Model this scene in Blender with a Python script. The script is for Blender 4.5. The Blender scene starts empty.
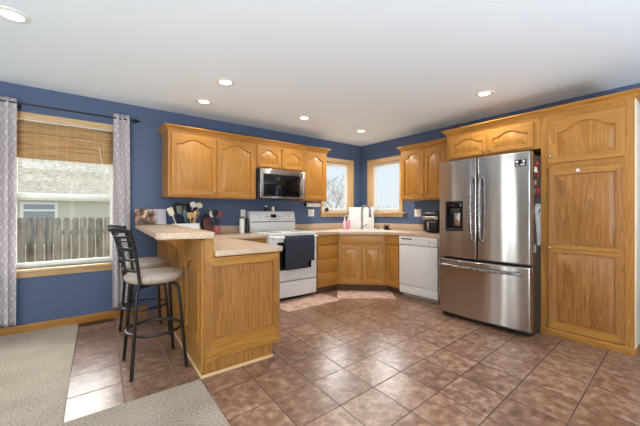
import bpy, bmesh, math, random
from mathutils import Vector, Matrix, noise

R = math.radians
C = bpy.context.scene.collection
scene = bpy.context.scene
random.seed(7)

# ------------------------------------------------------------------ camera
cam_d = bpy.data.cameras.new('camera')
cam = bpy.data.objects.new('camera', cam_d)
C.objects.link(cam)
cam.location = (-4.324, -4.269, 1.183)
cam.rotation_euler = (R(90), 0, -0.663)
cam_d.sensor_width = 36
cam_d.lens = 36 * 318.96 / 640
cam_d.clip_start = 0.05
cam_d.clip_end = 300
scene.camera = cam

# ------------------------------------------------------------------ world / light / exposure
scene.view_settings.view_transform = 'Standard'
scene.view_settings.look = 'None'
scene.view_settings.gamma = 1
scene.view_settings.use_curve_mapping = False
scene.view_settings.exposure = 0.09

world = bpy.data.worlds.new('overcast_sky')
scene.world = world
world.use_nodes = True
wn, wl = world.node_tree.nodes, world.node_tree.links
wn.clear()
w_out = wn.new('ShaderNodeOutputWorld')
w_bg = wn.new('ShaderNodeBackground')
w_tc = wn.new('ShaderNodeTexCoord')
w_sep = wn.new('ShaderNodeSeparateXYZ')
w_ramp = wn.new('ShaderNodeValToRGB')
w_cloud = wn.new('ShaderNodeTexNoise')
w_cloud.inputs['Scale'].default_value = 3.0
w_add = wn.new('ShaderNodeMath'); w_add.operation = 'MULTIPLY_ADD'
wl.new(w_tc.outputs['Generated'], w_sep.inputs[0])
wl.new(w_tc.outputs['Generated'], w_cloud.inputs['Vector'])
wl.new(w_cloud.outputs['Fac'], w_add.inputs[0])
w_add.inputs[1].default_value = 0.05
wl.new(w_sep.outputs['Z'], w_add.inputs[2])
wl.new(w_add.outputs[0], w_ramp.inputs['Fac'])
els = w_ramp.color_ramp.elements
els[0].position = 0.0; els[0].color = (0.84, 0.89, 0.94, 1)
els[1].position = 1.0; els[1].color = (1.5, 1.7, 2.0, 1)
e = els.new(0.22); e.color = (0.79, 0.90, 1.0, 1)
e = els.new(0.36); e.color = (1.1, 1.25, 1.45, 1)
# added sky glow, kept above the view, for glare on the floor tiles
w_dot = wn.new('ShaderNodeVectorMath'); w_dot.operation = 'DOT_PRODUCT'
w_dot.inputs[1].default_value = Vector((0.40, 0.78, 0.48)).normalized()
w_g1 = wn.new('ShaderNodeMapRange'); w_g1.interpolation_type = 'SMOOTHSTEP'
w_g1.inputs['From Min'].default_value = 0.68; w_g1.inputs['From Max'].default_value = 0.98; w_g1.inputs['To Max'].default_value = 15.0
w_g2 = wn.new('ShaderNodeMapRange'); w_g2.interpolation_type = 'SMOOTHSTEP'
w_g2.inputs['From Min'].default_value = 0.17; w_g2.inputs['From Max'].default_value = 0.34
w_gm = wn.new('ShaderNodeMath'); w_gm.operation = 'MULTIPLY'
w_sum = wn.new('ShaderNodeVectorMath'); w_sum.operation = 'ADD'
wl.new(w_tc.outputs['Generated'], w_dot.inputs[0]); wl.new(w_dot.outputs['Value'], w_g1.inputs['Value'])
wl.new(w_sep.outputs['Z'], w_g2.inputs['Value'])
wl.new(w_g1.outputs[0], w_gm.inputs[0]); wl.new(w_g2.outputs[0], w_gm.inputs[1])
wl.new(w_ramp.outputs['Color'], w_sum.inputs[0]); wl.new(w_gm.outputs[0], w_sum.inputs[1])
wl.new(w_sum.outputs[0], w_bg.inputs['Color'])
w_bg.inputs['Strength'].default_value = 1.0
wl.new(w_bg.outputs[0], w_out.inputs['Surface'])


def area(name, loc, rot, sx, sy, power, color=(1, 1, 1), spread=180):
    d = bpy.data.lights.new(name, 'AREA')
    d.shape = 'RECTANGLE'; d.size = sx; d.size_y = sy
    d.energy = power; d.color = color; d.spread = R(spread)
    o = bpy.data.objects.new(name, d); C.objects.link(o)
    o.location = loc; o.rotation_euler = rot
    return o


# added lights behind the camera: daylight in invented windows, fixtureless upward fill for ceiling
area('added_daylight_rear', (-4.3, -7.72, 1.35), (R(90), 0, 0), 3.4, 1.9, 8, (0.86, 0.93, 1.0))
area('added_daylight_side', (-8.12, -1.0, 1.35), (R(90), 0, R(-90)), 0.24, 1.7, 20, (0.90, 0.95, 1.0))
area('added_ceiling_fill', (-6.6, -6.2, 0.35), (R(180), 0, 0), 2.2, 2.0, 500, (0.80, 0.91, 1.0))
area('added_ceiling_fill_dining', (-2.6, -6.8, 0.35), (R(180), 0, 0), 1.4, 1.2, 165, (0.80, 0.91, 1.0))
for nm, loc, rot, sx, sy in (('portal_curtain_window', (-4.36, 0.16, 1.37), (R(-90), 0, 0), .88, 1.48), ('portal_sink_window_a', (-.60, .16, 1.64), (R(-90), 0, 0), .64, .88), ('portal_sink_window_b', (.16, -.57, 1.64), (R(90), 0, R(90)), .66, .88)):
    area(nm, loc, rot, sx, sy, 1).data.cycles.is_portal = True
LAMP_W = 5.0


# ------------------------------------------------------------------ materials
def srgb(r, g, b):
    f = lambda c: ((c / 255) / 12.92) if c / 255 <= 0.04045 else ((c / 255 + 0.055) / 1.055) ** 2.4
    return (f(r), f(g), f(b), 1)


def mat(name, col, rough=0.5, metal=0.0, **kw):
    m = bpy.data.materials.new(name); m.use_nodes = True
    b = m.node_tree.nodes['Principled BSDF']
    b.inputs['Base Color'].default_value = col
    b.inputs['Roughness'].default_value = rough
    b.inputs['Metallic'].default_value = metal
    for k, v in kw.items():
        b.inputs[k.replace('_', ' ')].default_value = v
    # every surface carries a little procedural variation
    nt = m.node_tree
    tc = nt.nodes.new('ShaderNodeTexCoord'); n = nt.nodes.new('ShaderNodeTexNoise')
    n.inputs['Scale'].default_value = 30
    mr = nt.nodes.new('ShaderNodeMapRange')
    mr.inputs['To Min'].default_value = max(0, rough - 0.05); mr.inputs['To Max'].default_value = min(1, rough + 0.05)
    nt.links.new(tc.outputs['Object'], n.inputs['Vector'])
    nt.links.new(n.outputs['Fac'], mr.inputs['Value'])
    nt.links.new(mr.outputs[0], b.inputs['Roughness'])
    return m


def nodes_of(m):
    nt = m.node_tree
    return nt, nt.nodes['Principled BSDF'], (lambda t: nt.nodes.new('ShaderNode' + t)), nt.links.new


def bump(m, scale, strength, detail=4, dist=0.01, coord='Object'):
    nt, b, N, L = nodes_of(m)
    tc = N('TexCoord'); n = N('TexNoise'); bp = N('Bump')
    n.inputs['Scale'].default_value = scale; n.inputs['Detail'].default_value = detail
    bp.inputs['Strength'].default_value = strength; bp.inputs['Distance'].default_value = dist
    L(tc.outputs[coord], n.inputs['Vector']); L(n.outputs['Fac'], bp.inputs['Height']); L(bp.outputs[0], b.inputs['Normal'])
    return m


def oak(name, axis='z', dark=(150, 96, 36), light=(193, 138, 62), rough=0.36, ring=0.30, count=11):
    m = bpy.data.materials.new(name); m.use_nodes = True
    nt, b, N, L = nodes_of(m)
    tc = N('TexCoord'); oi = N('ObjectInfo'); mp = N('Mapping')
    sc = {'z': (1, 1, 0.07), 'x': (0.07, 1, 1), 'y': (1, 0.07, 1)}[axis]
    mp.inputs['Scale'].default_value = sc
    add = N('VectorMath'); add.operation = 'ADD'
    mul = N('VectorMath'); mul.operation = 'SCALE'; mul.inputs['Scale'].default_value = 7.0
    cmb = N('CombineXYZ')
    for i in range(3): L(oi.outputs['Random'], cmb.inputs[i])
    L(cmb.outputs[0], mul.inputs[0])
    L(tc.outputs['Object'], mp.inputs['Vector']); L(mp.outputs[0], add.inputs[0]); L(mul.outputs[0], add.inputs[1])
    n1 = N('TexNoise'); n1.inputs['Scale'].default_value = 6.5; n1.inputs['Detail'].default_value = 2; n1.inputs['Distortion'].default_value = 0.4
    n2 = N('TexNoise'); n2.inputs['Scale'].default_value = 160; n2.inputs['Detail'].default_value = 3
    L(add.outputs[0], n1.inputs['Vector']); L(add.outputs[0], n2.inputs['Vector'])
    # growth rings: fold the broad noise into bands
    m1 = N('Math'); m1.operation = 'MULTIPLY'; m1.inputs[1].default_value = count
    fr = N('Math'); fr.operation = 'FRACT'
    L(n1.outputs['Fac'], m1.inputs[0]); L(m1.outputs[0], fr.inputs[0])
    mx = N('Math'); mx.operation = 'MULTIPLY_ADD'; mx.inputs[1].default_value = ring
    sub = N('Math'); sub.operation = 'MULTIPLY'; sub.inputs[1].default_value = 0.75
    L(n2.outputs['Fac'], sub.inputs[0]); L(fr.outputs[0], mx.inputs[0]); L(sub.outputs[0], mx.inputs[2])
    rp = N('ValToRGB')
    rp.color_ramp.elements[0].position = 0.18; rp.color_ramp.elements[0].color = srgb(*light)
    rp.color_ramp.elements[1].position = 0.88; rp.color_ramp.elements[1].color = srgb(*dark)
    L(mx.outputs[0], rp.inputs['Fac']); L(rp.outputs['Color'], b.inputs['Base Color'])
    b.inputs['Roughness'].default_value = rough
    bp = N('Bump'); bp.inputs['Strength'].default_value = 0.08; bp.inputs['Distance'].default_value = 0.002
    L(n2.outputs['Fac'], bp.inputs['Height']); L(bp.outputs[0], b.inputs['Normal'])
    return m


OAK = oak('oak_vertical', 'z')
OAK_GRAIN = oak('oak_cathedral_grain', 'z', (138, 86, 38), (186, 132, 70), 0.36, 0.40, 17)
OAKH = oak('oak_horizontal', 'x')
OAKY = oak('oak_lengthwise', 'y')
OAK_TRIM = oak('pale_oak_trim_vertical', 'z', (190, 150, 100), (226, 192, 145))
OAK_TRIMH = oak('pale_oak_trim_horizontal', 'x', (190, 150, 100), (226, 192, 145))
PALE_WOOD = mat('pale_wood', srgb(222, 186, 138), 0.4)
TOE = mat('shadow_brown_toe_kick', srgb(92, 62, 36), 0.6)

BLUE = bump(mat('blue_wall_paint', srgb(80, 97, 128), 0.6), 220, 0.06)
PALE_WALL = bump(mat('taupe_wall_paint', srgb(128, 112, 98), 0.7), 220, 0.06)
CEIL = bump(mat('white_ceiling_texture', srgb(240, 248, 255), 0.9), 55, 0.10, 3)
WHITE = mat('white_enamel', srgb(222, 220, 217), 0.28)
WHITE_PL = mat('white_plastic', srgb(236, 235, 232), 0.4)
OFFWHITE = mat('cream_vinyl', srgb(238, 234, 224), 0.4)
BLACK = mat('black_plastic', srgb(22, 22, 24), 0.35)
BLACKMET = mat('black_metal', srgb(13, 13, 15), 0.38, 0.0)
GLASSBLK = mat('black_glass', srgb(14, 14, 16), 0.08)
BRASS = mat('antique_brass', srgb(190, 160, 110), 0.3, 1.0)
NICKEL = mat('satin_nickel', srgb(200, 196, 190), 0.25, 1.0)
CHROME = mat('brushed_chrome', srgb(150, 152, 158), 0.2, 1.0)
DARKGREY = mat('dark_grey_steel', srgb(58, 54, 54), 0.45)
TAN = mat('tan_wood', srgb(205, 165, 110), 0.5)
CREAM = mat('cream_plastic', srgb(236, 226, 200), 0.4)
GREEN = mat('grey_green_plastic', srgb(110, 125, 105), 0.5)
TEAL = mat('teal_plastic', srgb(70, 110, 125), 0.5)
RED = mat('red_plastic', srgb(190, 45, 45), 0.4)
PINK = mat('pink_glaze', srgb(168, 88, 104), 0.35)
PINKSOAP = mat('pink_soap', srgb(232, 190, 196), 0.25)
KNIFEWOOD = mat('reddish_brown_wood', srgb(92, 40, 32), 0.4)


def steel_mat():
    m = bpy.data.materials.new('brushed_stainless_steel'); m.use_nodes = True
    nt, b, N, L = nodes_of(m)
    b.inputs['Base Color'].default_value = srgb(190, 186, 182)
    b.inputs['Metallic'].default_value = 1.0
    b.inputs['Roughness'].default_value = 0.20
    b.inputs['Anisotropic'].default_value = 0.98
    b.inputs['Anisotropic Rotation'].default_value = 0.25
    t = N('Tangent'); t.direction_type = 'RADIAL'; t.axis = 'Z'
    L(t.outputs[0], b.inputs['Tangent'])
    tc = N('TexCoord'); mp = N('Mapping'); n = N('TexNoise'); bp = N('Bump')
    mp.inputs['Scale'].default_value = (4, 4, 500); n.inputs['Scale'].default_value = 1.0; n.inputs['Detail'].default_value = 2
    bp.inputs['Strength'].default_value = 0.05; bp.inputs['Distance'].default_value = 0.001
    L(tc.outputs['Object'], mp.inputs['Vector']); L(mp.outputs[0], n.inputs['Vector'])
    L(n.outputs['Fac'], bp.inputs['Height'])
    mp2 = N('Mapping'); n2 = N('TexNoise'); b2 = N('Bump')
    mp2.inputs['Scale'].default_value = (7, 7, .25); n2.inputs['Scale'].default_value = 1.0; n2.inputs['Detail'].default_value = 0
    b2.inputs['Strength'].default_value = 1.0; b2.inputs['Distance'].default_value = 0.006
    L(tc.outputs['Object'], mp2.inputs['Vector']); L(mp2.outputs[0], n2.inputs['Vector']); L(n2.outputs['Fac'], b2.inputs['Height'])
    L(bp.outputs[0], b2.inputs['Normal']); L(b2.outputs[0], b.inputs['Normal'])
    return m


STEEL = steel_mat()
HANDLE = mat('satin_steel_handle', srgb(150, 147, 144), 0.28, 1.0)


def laminate():
    m = bpy.data.materials.new('beige_laminate'); m.use_nodes = True
    nt, b, N, L = nodes_of(m)
    tc = N('TexCoord'); n = N('TexNoise'); n.inputs['Scale'].default_value = 55; n.inputs['Detail'].default_value = 6
    n2 = N('TexNoise'); n2.inputs['Scale'].default_value = 4
    ad = N('Math'); ad.operation = 'MULTIPLY_ADD'; ad.inputs[1].default_value = 0.35
    L(tc.outputs['Object'], n.inputs['Vector']); L(tc.outputs['Object'], n2.inputs['Vector'])
    L(n2.outputs['Fac'], ad.inputs[0]); L(n.outputs['Fac'], ad.inputs[2])
    rp = N('ValToRGB')
    rp.color_ramp.elements[0].position = 0.35; rp.color_ramp.elements[0].color = srgb(174, 145, 117)
    rp.color_ramp.elements[1].position = 0.9; rp.color_ramp.elements[1].color = srgb(214, 188, 161)
    L(ad.outputs[0], rp.inputs['Fac']); L(rp.outputs['Color'], b.inputs['Base Color'])
    b.inputs['Roughness'].default_value = 0.3
    return m


LAM = laminate()


def tile_mat(name, ox, oy, kx, ky, pu, pv, c0, c1, c2, grout=(104, 80, 64), mortar=.0045):
    m = bpy.data.materials.new(name); m.use_nodes = True
    nt, b, N, L = nodes_of(m)
    tc = N('TexCoord'); mp = N('Mapping'); br = N('TexBrick')
    mp.inputs['Location'].default_value = (-ox, -oy, 0)
    du = N('VectorMath'); du.operation = 'DOT_PRODUCT'; du.inputs[1].default_value = (1, -kx, 0)
    dv = N('VectorMath'); dv.operation = 'DOT_PRODUCT'; dv.inputs[1].default_value = (-ky, 1, 0)
    cb = N('CombineXYZ')
    br.offset = 0; br.squash = 1
    br.inputs['Scale'].default_value = 1.0; br.inputs['Brick Width'].default_value = pu
    br.inputs['Row Height'].default_value = pv; br.inputs['Mortar Size'].default_value = mortar
    br.inputs['Mortar Smooth'].default_value = 0.25; br.inputs['Bias'].default_value = 0.0
    br.inputs['Color1'].default_value = (0, 0, 0, 1); br.inputs['Color2'].default_value = (1, 1, 1, 1)
    br.inputs['Mortar'].default_value = (0.5, 0.5, 0.5, 1)
    L(tc.outputs['Object'], du.inputs[0]); L(tc.outputs['Object'], dv.inputs[0])
    L(du.outputs['Value'], cb.inputs[0]); L(dv.outputs['Value'], cb.inputs[1])
    L(cb.outputs[0], mp.inputs['Vector']); L(mp.outputs[0], br.inputs['Vector'])
    n = N('TexNoise'); n.inputs['Scale'].default_value = 15; n.inputs['Detail'].default_value = 5; n.inputs['Roughness'].default_value = 0.62
    off = N('VectorMath'); off.operation = 'MULTIPLY_ADD'
    off.inputs[1].default_value = (3, 3, 3)
    L(br.outputs['Color'], off.inputs[0]); L(tc.outputs['Object'], off.inputs[2]); L(off.outputs[0], n.inputs['Vector'])
    ad = N('Math'); ad.operation = 'MULTIPLY_ADD'; ad.inputs[1].default_value = 0.12
    L(br.outputs['Color'], ad.inputs[0]); L(n.outputs['Fac'], ad.inputs[2])
    rp = N('ValToRGB')
    rp.color_ramp.elements[0].position = 0.34; rp.color_ramp.elements[0].color = srgb(*c0)
    rp.color_ramp.elements[1].position = 0.76; rp.color_ramp.elements[1].color = srgb(*c2)
    e = rp.color_ramp.elements.new(0.55); e.color = srgb(*c1)
    L(ad.outputs[0], rp.inputs['Fac'])
    mx = N('Mix'); mx.data_type = 'RGBA'
    L(br.outputs['Fac'], mx.inputs['Factor']); L(rp.outputs['Color'], mx.inputs['A'])
    mx.inputs['B'].default_value = srgb(*grout)
    L(mx.outputs['Result'], b.inputs['Base Color'])
    mr = N('MapRange'); mr.inputs['To Min'].default_value = 0.27; mr.inputs['To Max'].default_value = 0.31
    L(n.outputs['Fac'], mr.inputs['Value'])
    mr2 = N('Math'); mr2.operation = 'MAXIMUM'
    L(mr.outputs[0], mr2.inputs[0]); L(br.outputs['Fac'], mr2.inputs[1]); L(mr2.outputs[0], b.inputs['Roughness'])
    hh = N('Math'); hh.operation = 'MULTIPLY_ADD'; hh.inputs[1].default_value = -1.0
    nb = N('Math'); nb.operation = 'MULTIPLY'; nb.inputs[1].default_value = 0.12
    L(n.outputs['Fac'], nb.inputs[0]); L(br.outputs['Fac'], hh.inputs[0]); L(nb.outputs[0], hh.inputs[2])
    bp = N('Bump'); bp.inputs['Strength'].default_value = 0.25; bp.inputs['Distance'].default_value = 0.004
    L(hh.outputs[0], bp.inputs['Height']); L(bp.outputs[0], b.inputs['Normal'])
    return m


TILE = tile_mat('brown_floor_tile', -3.1540, -2.3155, .065, .055, .315, .320, (96, 66, 49), (136, 101, 80), (176, 142, 118))
TILE_BAR = tile_mat('greyish_brown_floor_tile', -3.9315, -1.4208, .065, .060, .315, .330, (96, 66, 49), (136, 101, 80), (176, 142, 118), (122, 100, 84), .0062)


def carpet_mat():
    m = bpy.data.materials.new('beige_carpet'); m.use_nodes = True
    nt, b, N, L = nodes_of(m)
    tc = N('TexCoord'); n = N('TexNoise'); n.inputs['Scale'].default_value = 85; n.inputs['Detail'].default_value = 5; n.inputs['Roughness'].default_value = 0.7
    n2 = N('TexNoise'); n2.inputs['Scale'].default_value = 3.0
    L(tc.outputs['Object'], n.inputs['Vector']); L(tc.outputs['Object'], n2.inputs['Vector'])
    ad = N('Math'); ad.operation = 'MULTIPLY_ADD'; ad.inputs[1].default_value = 0.25
    L(n2.outputs['Fac'], ad.inputs[0]); L(n.outputs['Fac'], ad.inputs[2])
    rp = N('ValToRGB')
    rp.color_ramp.elements[0].position = 0.40; rp.color_ramp.elements[0].color = srgb(134, 117, 99)
    rp.color_ramp.elements[1].position = 0.85; rp.color_ramp.elements[1].color = srgb(224, 208, 188)
    L(ad.outputs[0], rp.inputs['Fac']); L(rp.outputs['Color'], b.inputs['Base Color'])
    b.inputs['Roughness'].default_value = 1.0
    b.inputs['Specular IOR Level'].default_value = 0.1
    bp = N('Bump'); bp.inputs['Strength'].default_value = 0.9; bp.inputs['Distance'].default_value = 0.02
    L(n.outputs['Fac'], bp.inputs['Height']); L(bp.outputs[0], b.inputs['Normal'])
    return m


CARPET = carpet_mat()


def rug_mat():
    m = bpy.data.materials.new('pinkish_beige_rug'); m.use_nodes = True
    nt, b, N, L = nodes_of(m)
    tc = N('TexCoord'); n = N('TexNoise'); n.inputs['Scale'].default_value = 22; n.inputs['Detail'].default_value = 5
    v = N('TexVoronoi'); v.inputs['Scale'].default_value = 9
    L(tc.outputs['Object'], n.inputs['Vector']); L(tc.outputs['Object'], v.inputs['Vector'])
    ad = N('Math'); ad.operation = 'MULTIPLY_ADD'; ad.inputs[1].default_value = 0.5
    L(v.outputs['Distance'], ad.inputs[0]); L(n.outputs['Fac'], ad.inputs[2])
    rp = N('ValToRGB')
    rp.color_ramp.elements[0].position = 0.45; rp.color_ramp.elements[0].color = srgb(160, 118, 104)
    rp.color_ramp.elements[1].position = 0.85; rp.color_ramp.elements[1].color = srgb(202, 170, 152)
    L(ad.outputs[0], rp.inputs['Fac']); L(rp.outputs['Color'], b.inputs['Base Color'])
    b.inputs['Roughness'].default_value = 0.95
    bp = N('Bump'); bp.inputs['Strength'].default_value = 0.5; bp.inputs['Distance'].default_value = 0.01
    L(n.outputs['Fac'], bp.inputs['Height']); L(bp.outputs[0], b.inputs['Normal'])
    return m


RUG = rug_mat()


def fabric(name, c0, c1, scale=300, rough=0.9):
    m = bpy.data.materials.new(name); m.use_nodes = True
    nt, b, N, L = nodes_of(m)
    tc = N('TexCoord'); n = N('TexNoise'); n.inputs['Scale'].default_value = scale; n.inputs['Detail'].default_value = 2
    rp = N('ValToRGB'); rp.color_ramp.elements[0].position = 0.35; rp.color_ramp.elements[1].position = 0.65
    rp.color_ramp.elements[0].color = srgb(*c0); rp.color_ramp.elements[1].color = srgb(*c1)
    L(tc.outputs['Object'], n.inputs['Vector']); L(n.outputs['Fac'], rp.inputs['Fac']); L(rp.outputs['Color'], b.inputs['Base Color'])
    b.inputs['Roughness'].default_value = rough
    bp = N('Bump'); bp.inputs['Strength'].default_value = 0.3; bp.inputs['Distance'].default_value = 0.003
    L(n.outputs['Fac'], bp.inputs['Height']); L(bp.outputs[0], b.inputs['Normal'])
    return m


SEATFAB = fabric('taupe_seat_fabric', (168, 152, 138), (186, 172, 158), 60, 0.5)
TOWEL = fabric('charcoal_towel', (38, 42, 52), (58, 62, 74), 200)


def curtain_mat():
    m = bpy.data.materials.new('grey_lattice_curtain'); m.use_nodes = True
    nt, b, N, L = nodes_of(m)
    uv = N('UVMap'); sp = N('SeparateXYZ'); L(uv.outputs[0], sp.inputs[0])

    def cosw(sock, k):
        a = N('Math'); a.operation = 'MULTIPLY'; a.inputs[1].default_value = 2 * math.pi / k
        c = N('Math'); c.operation = 'COSINE'; L(sock, a.inputs[0]); L(a.outputs[0], c.inputs[0]); return c.outputs[0]
    s = N('Math'); s.operation = 'ADD'; L(cosw(sp.outputs['X'], 0.072), s.inputs[0]); L(cosw(sp.outputs['Y'], 0.105), s.inputs[1])
    ab = N('Math'); ab.operation = 'ABSOLUTE'; L(s.outputs[0], ab.inputs[0])
    rp = N('ValToRGB'); rp.color_ramp.elements[0].position = 0.12; rp.color_ramp.elements[1].position = 0.26
    rp.color_ramp.elements[0].color = srgb(240, 236, 236); rp.color_ramp.elements[1].color = srgb(212, 202, 205)
    L(ab.outputs[0], rp.inputs['Fac']); L(rp.outputs['Color'], b.inputs['Base Color'])
    b.inputs['Roughness'].default_value = 0.9
    tr = N('BsdfTranslucent'); L(rp.outputs['Color'], tr.inputs['Color'])
    mx = N('MixShader'); mx.inputs[0].default_value = 0.35
    out = nt.nodes['Material Output']
    L(b.outputs[0], mx.inputs[1]); L(tr.outputs[0], mx.inputs[2]); L(mx.outputs[0], out.inputs['Surface'])
    return m


CURTAIN = curtain_mat()


def bamboo_mat():
    m = bpy.data.materials.new('woven_bamboo'); m.use_nodes = True
    nt, b, N, L = nodes_of(m)
    tc = N('TexCoord'); mp = N('Mapping'); mp.inputs['Scale'].default_value = (2.2, 1, 70)
    n = N('TexNoise'); n.inputs['Scale'].default_value = 1.6; n.inputs['Detail'].default_value = 4
    L(tc.outputs['Object'], mp.inputs['Vector']); L(mp.outputs[0], n.inputs['Vector'])
    rp = N('ValToRGB')
    rp.color_ramp.elements[0].position = 0.30; rp.color_ramp.elements[0].color = srgb(156, 116, 74)
    rp.color_ramp.elements[1].position = 0.75; rp.color_ramp.elements[1].color = srgb(222, 188, 138)
    e = rp.color_ramp.elements.new(0.52); e.color = srgb(198, 158, 106)
    L(n.outputs['Fac'], rp.inputs['Fac'])
    # warp strings
    sp = N('SeparateXYZ'); L(tc.outputs['Object'], sp.inputs[0])
    a = N('Math'); a.operation = 'MULTIPLY'; a.inputs[1].default_value = 12.5
    f = N('Math'); f.operation = 'FRACT'; L(sp.outputs['X'], a.inputs[0]); L(a.outputs[0], f.inputs[0])
    lt = N('Math'); lt.operation = 'LESS_THAN'; lt.inputs[1].default_value = 0.07; L(f.outputs[0], lt.inputs[0])
    mx = N('Mix'); mx.data_type = 'RGBA'; L(lt.outputs[0], mx.inputs['Factor']); L(rp.outputs['Color'], mx.inputs['A'])
    mx.inputs['B'].default_value = srgb(208, 174, 122)
    L(mx.outputs['Result'], b.inputs['Base Color']); b.inputs['Roughness'].default_value = 0.7
    bp = N('Bump'); bp.inputs['Strength'].default_value = 0.6; bp.inputs['Distance'].default_value = 0.006
    L(n.outputs['Fac'], bp.inputs['Height']); L(bp.outputs[0], b.inputs['Normal'])
    tr = N('BsdfTranslucent'); L(mx.outputs['Result'], tr.inputs['Color'])
    ms = N('MixShader'); ms.inputs[0].default_value = 0.22
    L(b.outputs[0], ms.inputs[1]); L(tr.outputs[0], ms.inputs[2]); L(ms.outputs[0], nt.nodes['Material Output'].inputs['Surface'])
    return m


BAMBOO = bamboo_mat()


def glass_mat():
    m = bpy.data.materials.new('window_glass'); m.use_nodes = True
    nt, b, N, L = nodes_of(m)
    t = N('BsdfTransparent'); g = N('BsdfGlossy'); g.inputs['Roughness'].default_value = 0.02
    t.inputs['Color'].default_value = (0.97, 0.985, 0.98, 1)
    mx = N('MixShader'); mx.inputs[0].default_value = 0.03
    L(t.outputs[0], mx.inputs[1]); L(g.outputs[0], mx.inputs[2]); L(mx.outputs[0], nt.nodes['Material Output'].inputs['Surface'])
    return m


GLASS = glass_mat()


def emis(name, col, s):
    m = bpy.data.materials.new(name); m.use_nodes = True
    b = m.node_tree.nodes['Principled BSDF']
    b.inputs['Base Color'].default_value = (0.9, 0.9, 0.88, 1)
    b.inputs['Emission Color'].default_value = col; b.inputs['Emission Strength'].default_value = s
    return m


LENS = emis('lit_lamp_lens', (1, 0.97, 0.92, 1), 2.2)


def picture_mat():
    m = bpy.data.materials.new('printed_picture'); m.use_nodes = True
    nt, b, N, L = nodes_of(m)
    tc = N('TexCoord'); sp = N('SeparateXYZ'); L(tc.outputs['Object'], sp.inputs[0])
    v = N('TexVoronoi'); v.inputs['Scale'].default_value = 14; L(tc.outputs['Object'], v.inputs['Vector'])
    n = N('TexNoise'); n.inputs['Scale'].default_value = 13; n.inputs['Detail'].default_value = 4; L(tc.outputs['Object'], n.inputs['Vector'])
    rp = N('ValToRGB')
    rp.color_ramp.elements[0].position = 0.40; rp.color_ramp.elements[0].color = srgb(42, 30, 26)
    rp.color_ramp.elements[1].position = 0.64; rp.color_ramp.elements[1].color = srgb(232, 206, 180)
    e = rp.color_ramp.elements.new(0.52); e.color = srgb(128, 88, 58)
    L(n.outputs['Fac'], rp.inputs['Fac'])
    mr = N('MapRange'); mr.inputs['From Min'].default_value = 0.02; mr.inputs['From Max'].default_value = 0.09
    mr.interpolation_type = 'SMOOTHSTEP'
    L(sp.outputs['X'], mr.inputs['Value'])
    mx = N('Mix'); mx.data_type = 'RGBA'; L(mr.outputs[0], mx.inputs['Factor']); L(rp.outputs['Color'], mx.inputs['A'])
    mx.inputs['B'].default_value = srgb(214, 212, 220)
    L(mx.outputs['Result'], b.inputs['Base Color']); b.inputs['Roughness'].default_value = 0.3
    return m


PICTURE = picture_mat()


def planked(name, c0, c1, scale, axis):
    m = bpy.data.materials.new(name); m.use_nodes = True
    nt, b, N, L = nodes_of(m)
    tc = N('TexCoord'); mp = N('Mapping'); mp.inputs['Scale'].default_value = scale
    n = N('TexNoise'); n.inputs['Scale'].default_value = 1; n.inputs['Detail'].default_value = 5
    oi = N('ObjectInfo'); ad = N('Math'); ad.operation = 'MULTIPLY_ADD'; ad.inputs[1].default_value = 0.25
    L(tc.outputs['Object'], mp.inputs['Vector']); L(mp.outputs[0], n.inputs['Vector'])
    L(oi.outputs['Random'], ad.inputs[0]); L(n.outputs['Fac'], ad.inputs[2])
    rp = N('ValToRGB'); rp.color_ramp.elements[0].position = 0.4; rp.color_ramp.elements[1].position = 0.85
    rp.color_ramp.elements[0].color = srgb(*c0); rp.color_ramp.elements[1].color = srgb(*c1)
    L(ad.outputs[0], rp.inputs['Fac']); L(rp.outputs['Color'], b.inputs['Base Color']); b.inputs['Roughness'].default_value = 0.9
    return m


FENCE = planked('weathered_fence_wood', (92, 80, 66), (176, 160, 138), (14, 14, 2.2), 'z')


def lap_mat(name, c, pitch, dark=0.8, noise_amt=0.0, axis='Z'):
    m = bpy.data.materials.new(name); m.use_nodes = True
    nt, b, N, L = nodes_of(m)
    tc = N('TexCoord'); sp = N('SeparateXYZ'); L(tc.outputs['Object'], sp.inputs[0])
    a = N('Math'); a.operation = 'MULTIPLY'; a.inputs[1].default_value = 1 / pitch; L(sp.outputs[axis], a.inputs[0])
    f = N('Math'); f.operation = 'FRACT'; L(a.outputs[0], f.inputs[0])
    n = N('TexNoise'); n.inputs['Scale'].default_value = 6; n.inputs['Detail'].default_value = 5; L(tc.outputs['Object'], n.inputs['Vector'])
    mu = N('Math'); mu.operation = 'MULTIPLY'; mu.inputs[1].default_value = noise_amt; L(n.outputs['Fac'], mu.inputs[0])
    s = N('Math'); s.operation = 'SUBTRACT'; L(f.outputs[0], s.inputs[0]); L(mu.outputs[0], s.inputs[1])
    rp = N('ValToRGB'); rp.color_ramp.elements[0].position = 0.0; rp.color_ramp.elements[1].position = 0.18
    c1 = srgb(*c); rp.color_ramp.elements[0].color = (c1[0] * dark, c1[1] * dark, c1[2] * dark, 1); rp.color_ramp.elements[1].color = c1
    L(s.outputs[0], rp.inputs['Fac']); L(rp.outputs['Color'], b.inputs['Base Color']); b.inputs['Roughness'].default_value = 0.8
    return m


SIDING = lap_mat('cream_lap_siding', (206, 200, 180), 0.14, 0.82)
SHINGLE = bump(planked('tan_roof_shingles', (112, 100, 82), (182, 170, 148), (9, 14, 14), 'x'), 14, 0.5)
BARK = mat('hazed_bark', srgb(172, 164, 160), 0.9)  # paled colour stands in for haze and overexposure on the trees
LAWN = bump(mat('winter_lawn', srgb(150, 140, 100), 1.0), 20, 0.5)


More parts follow.
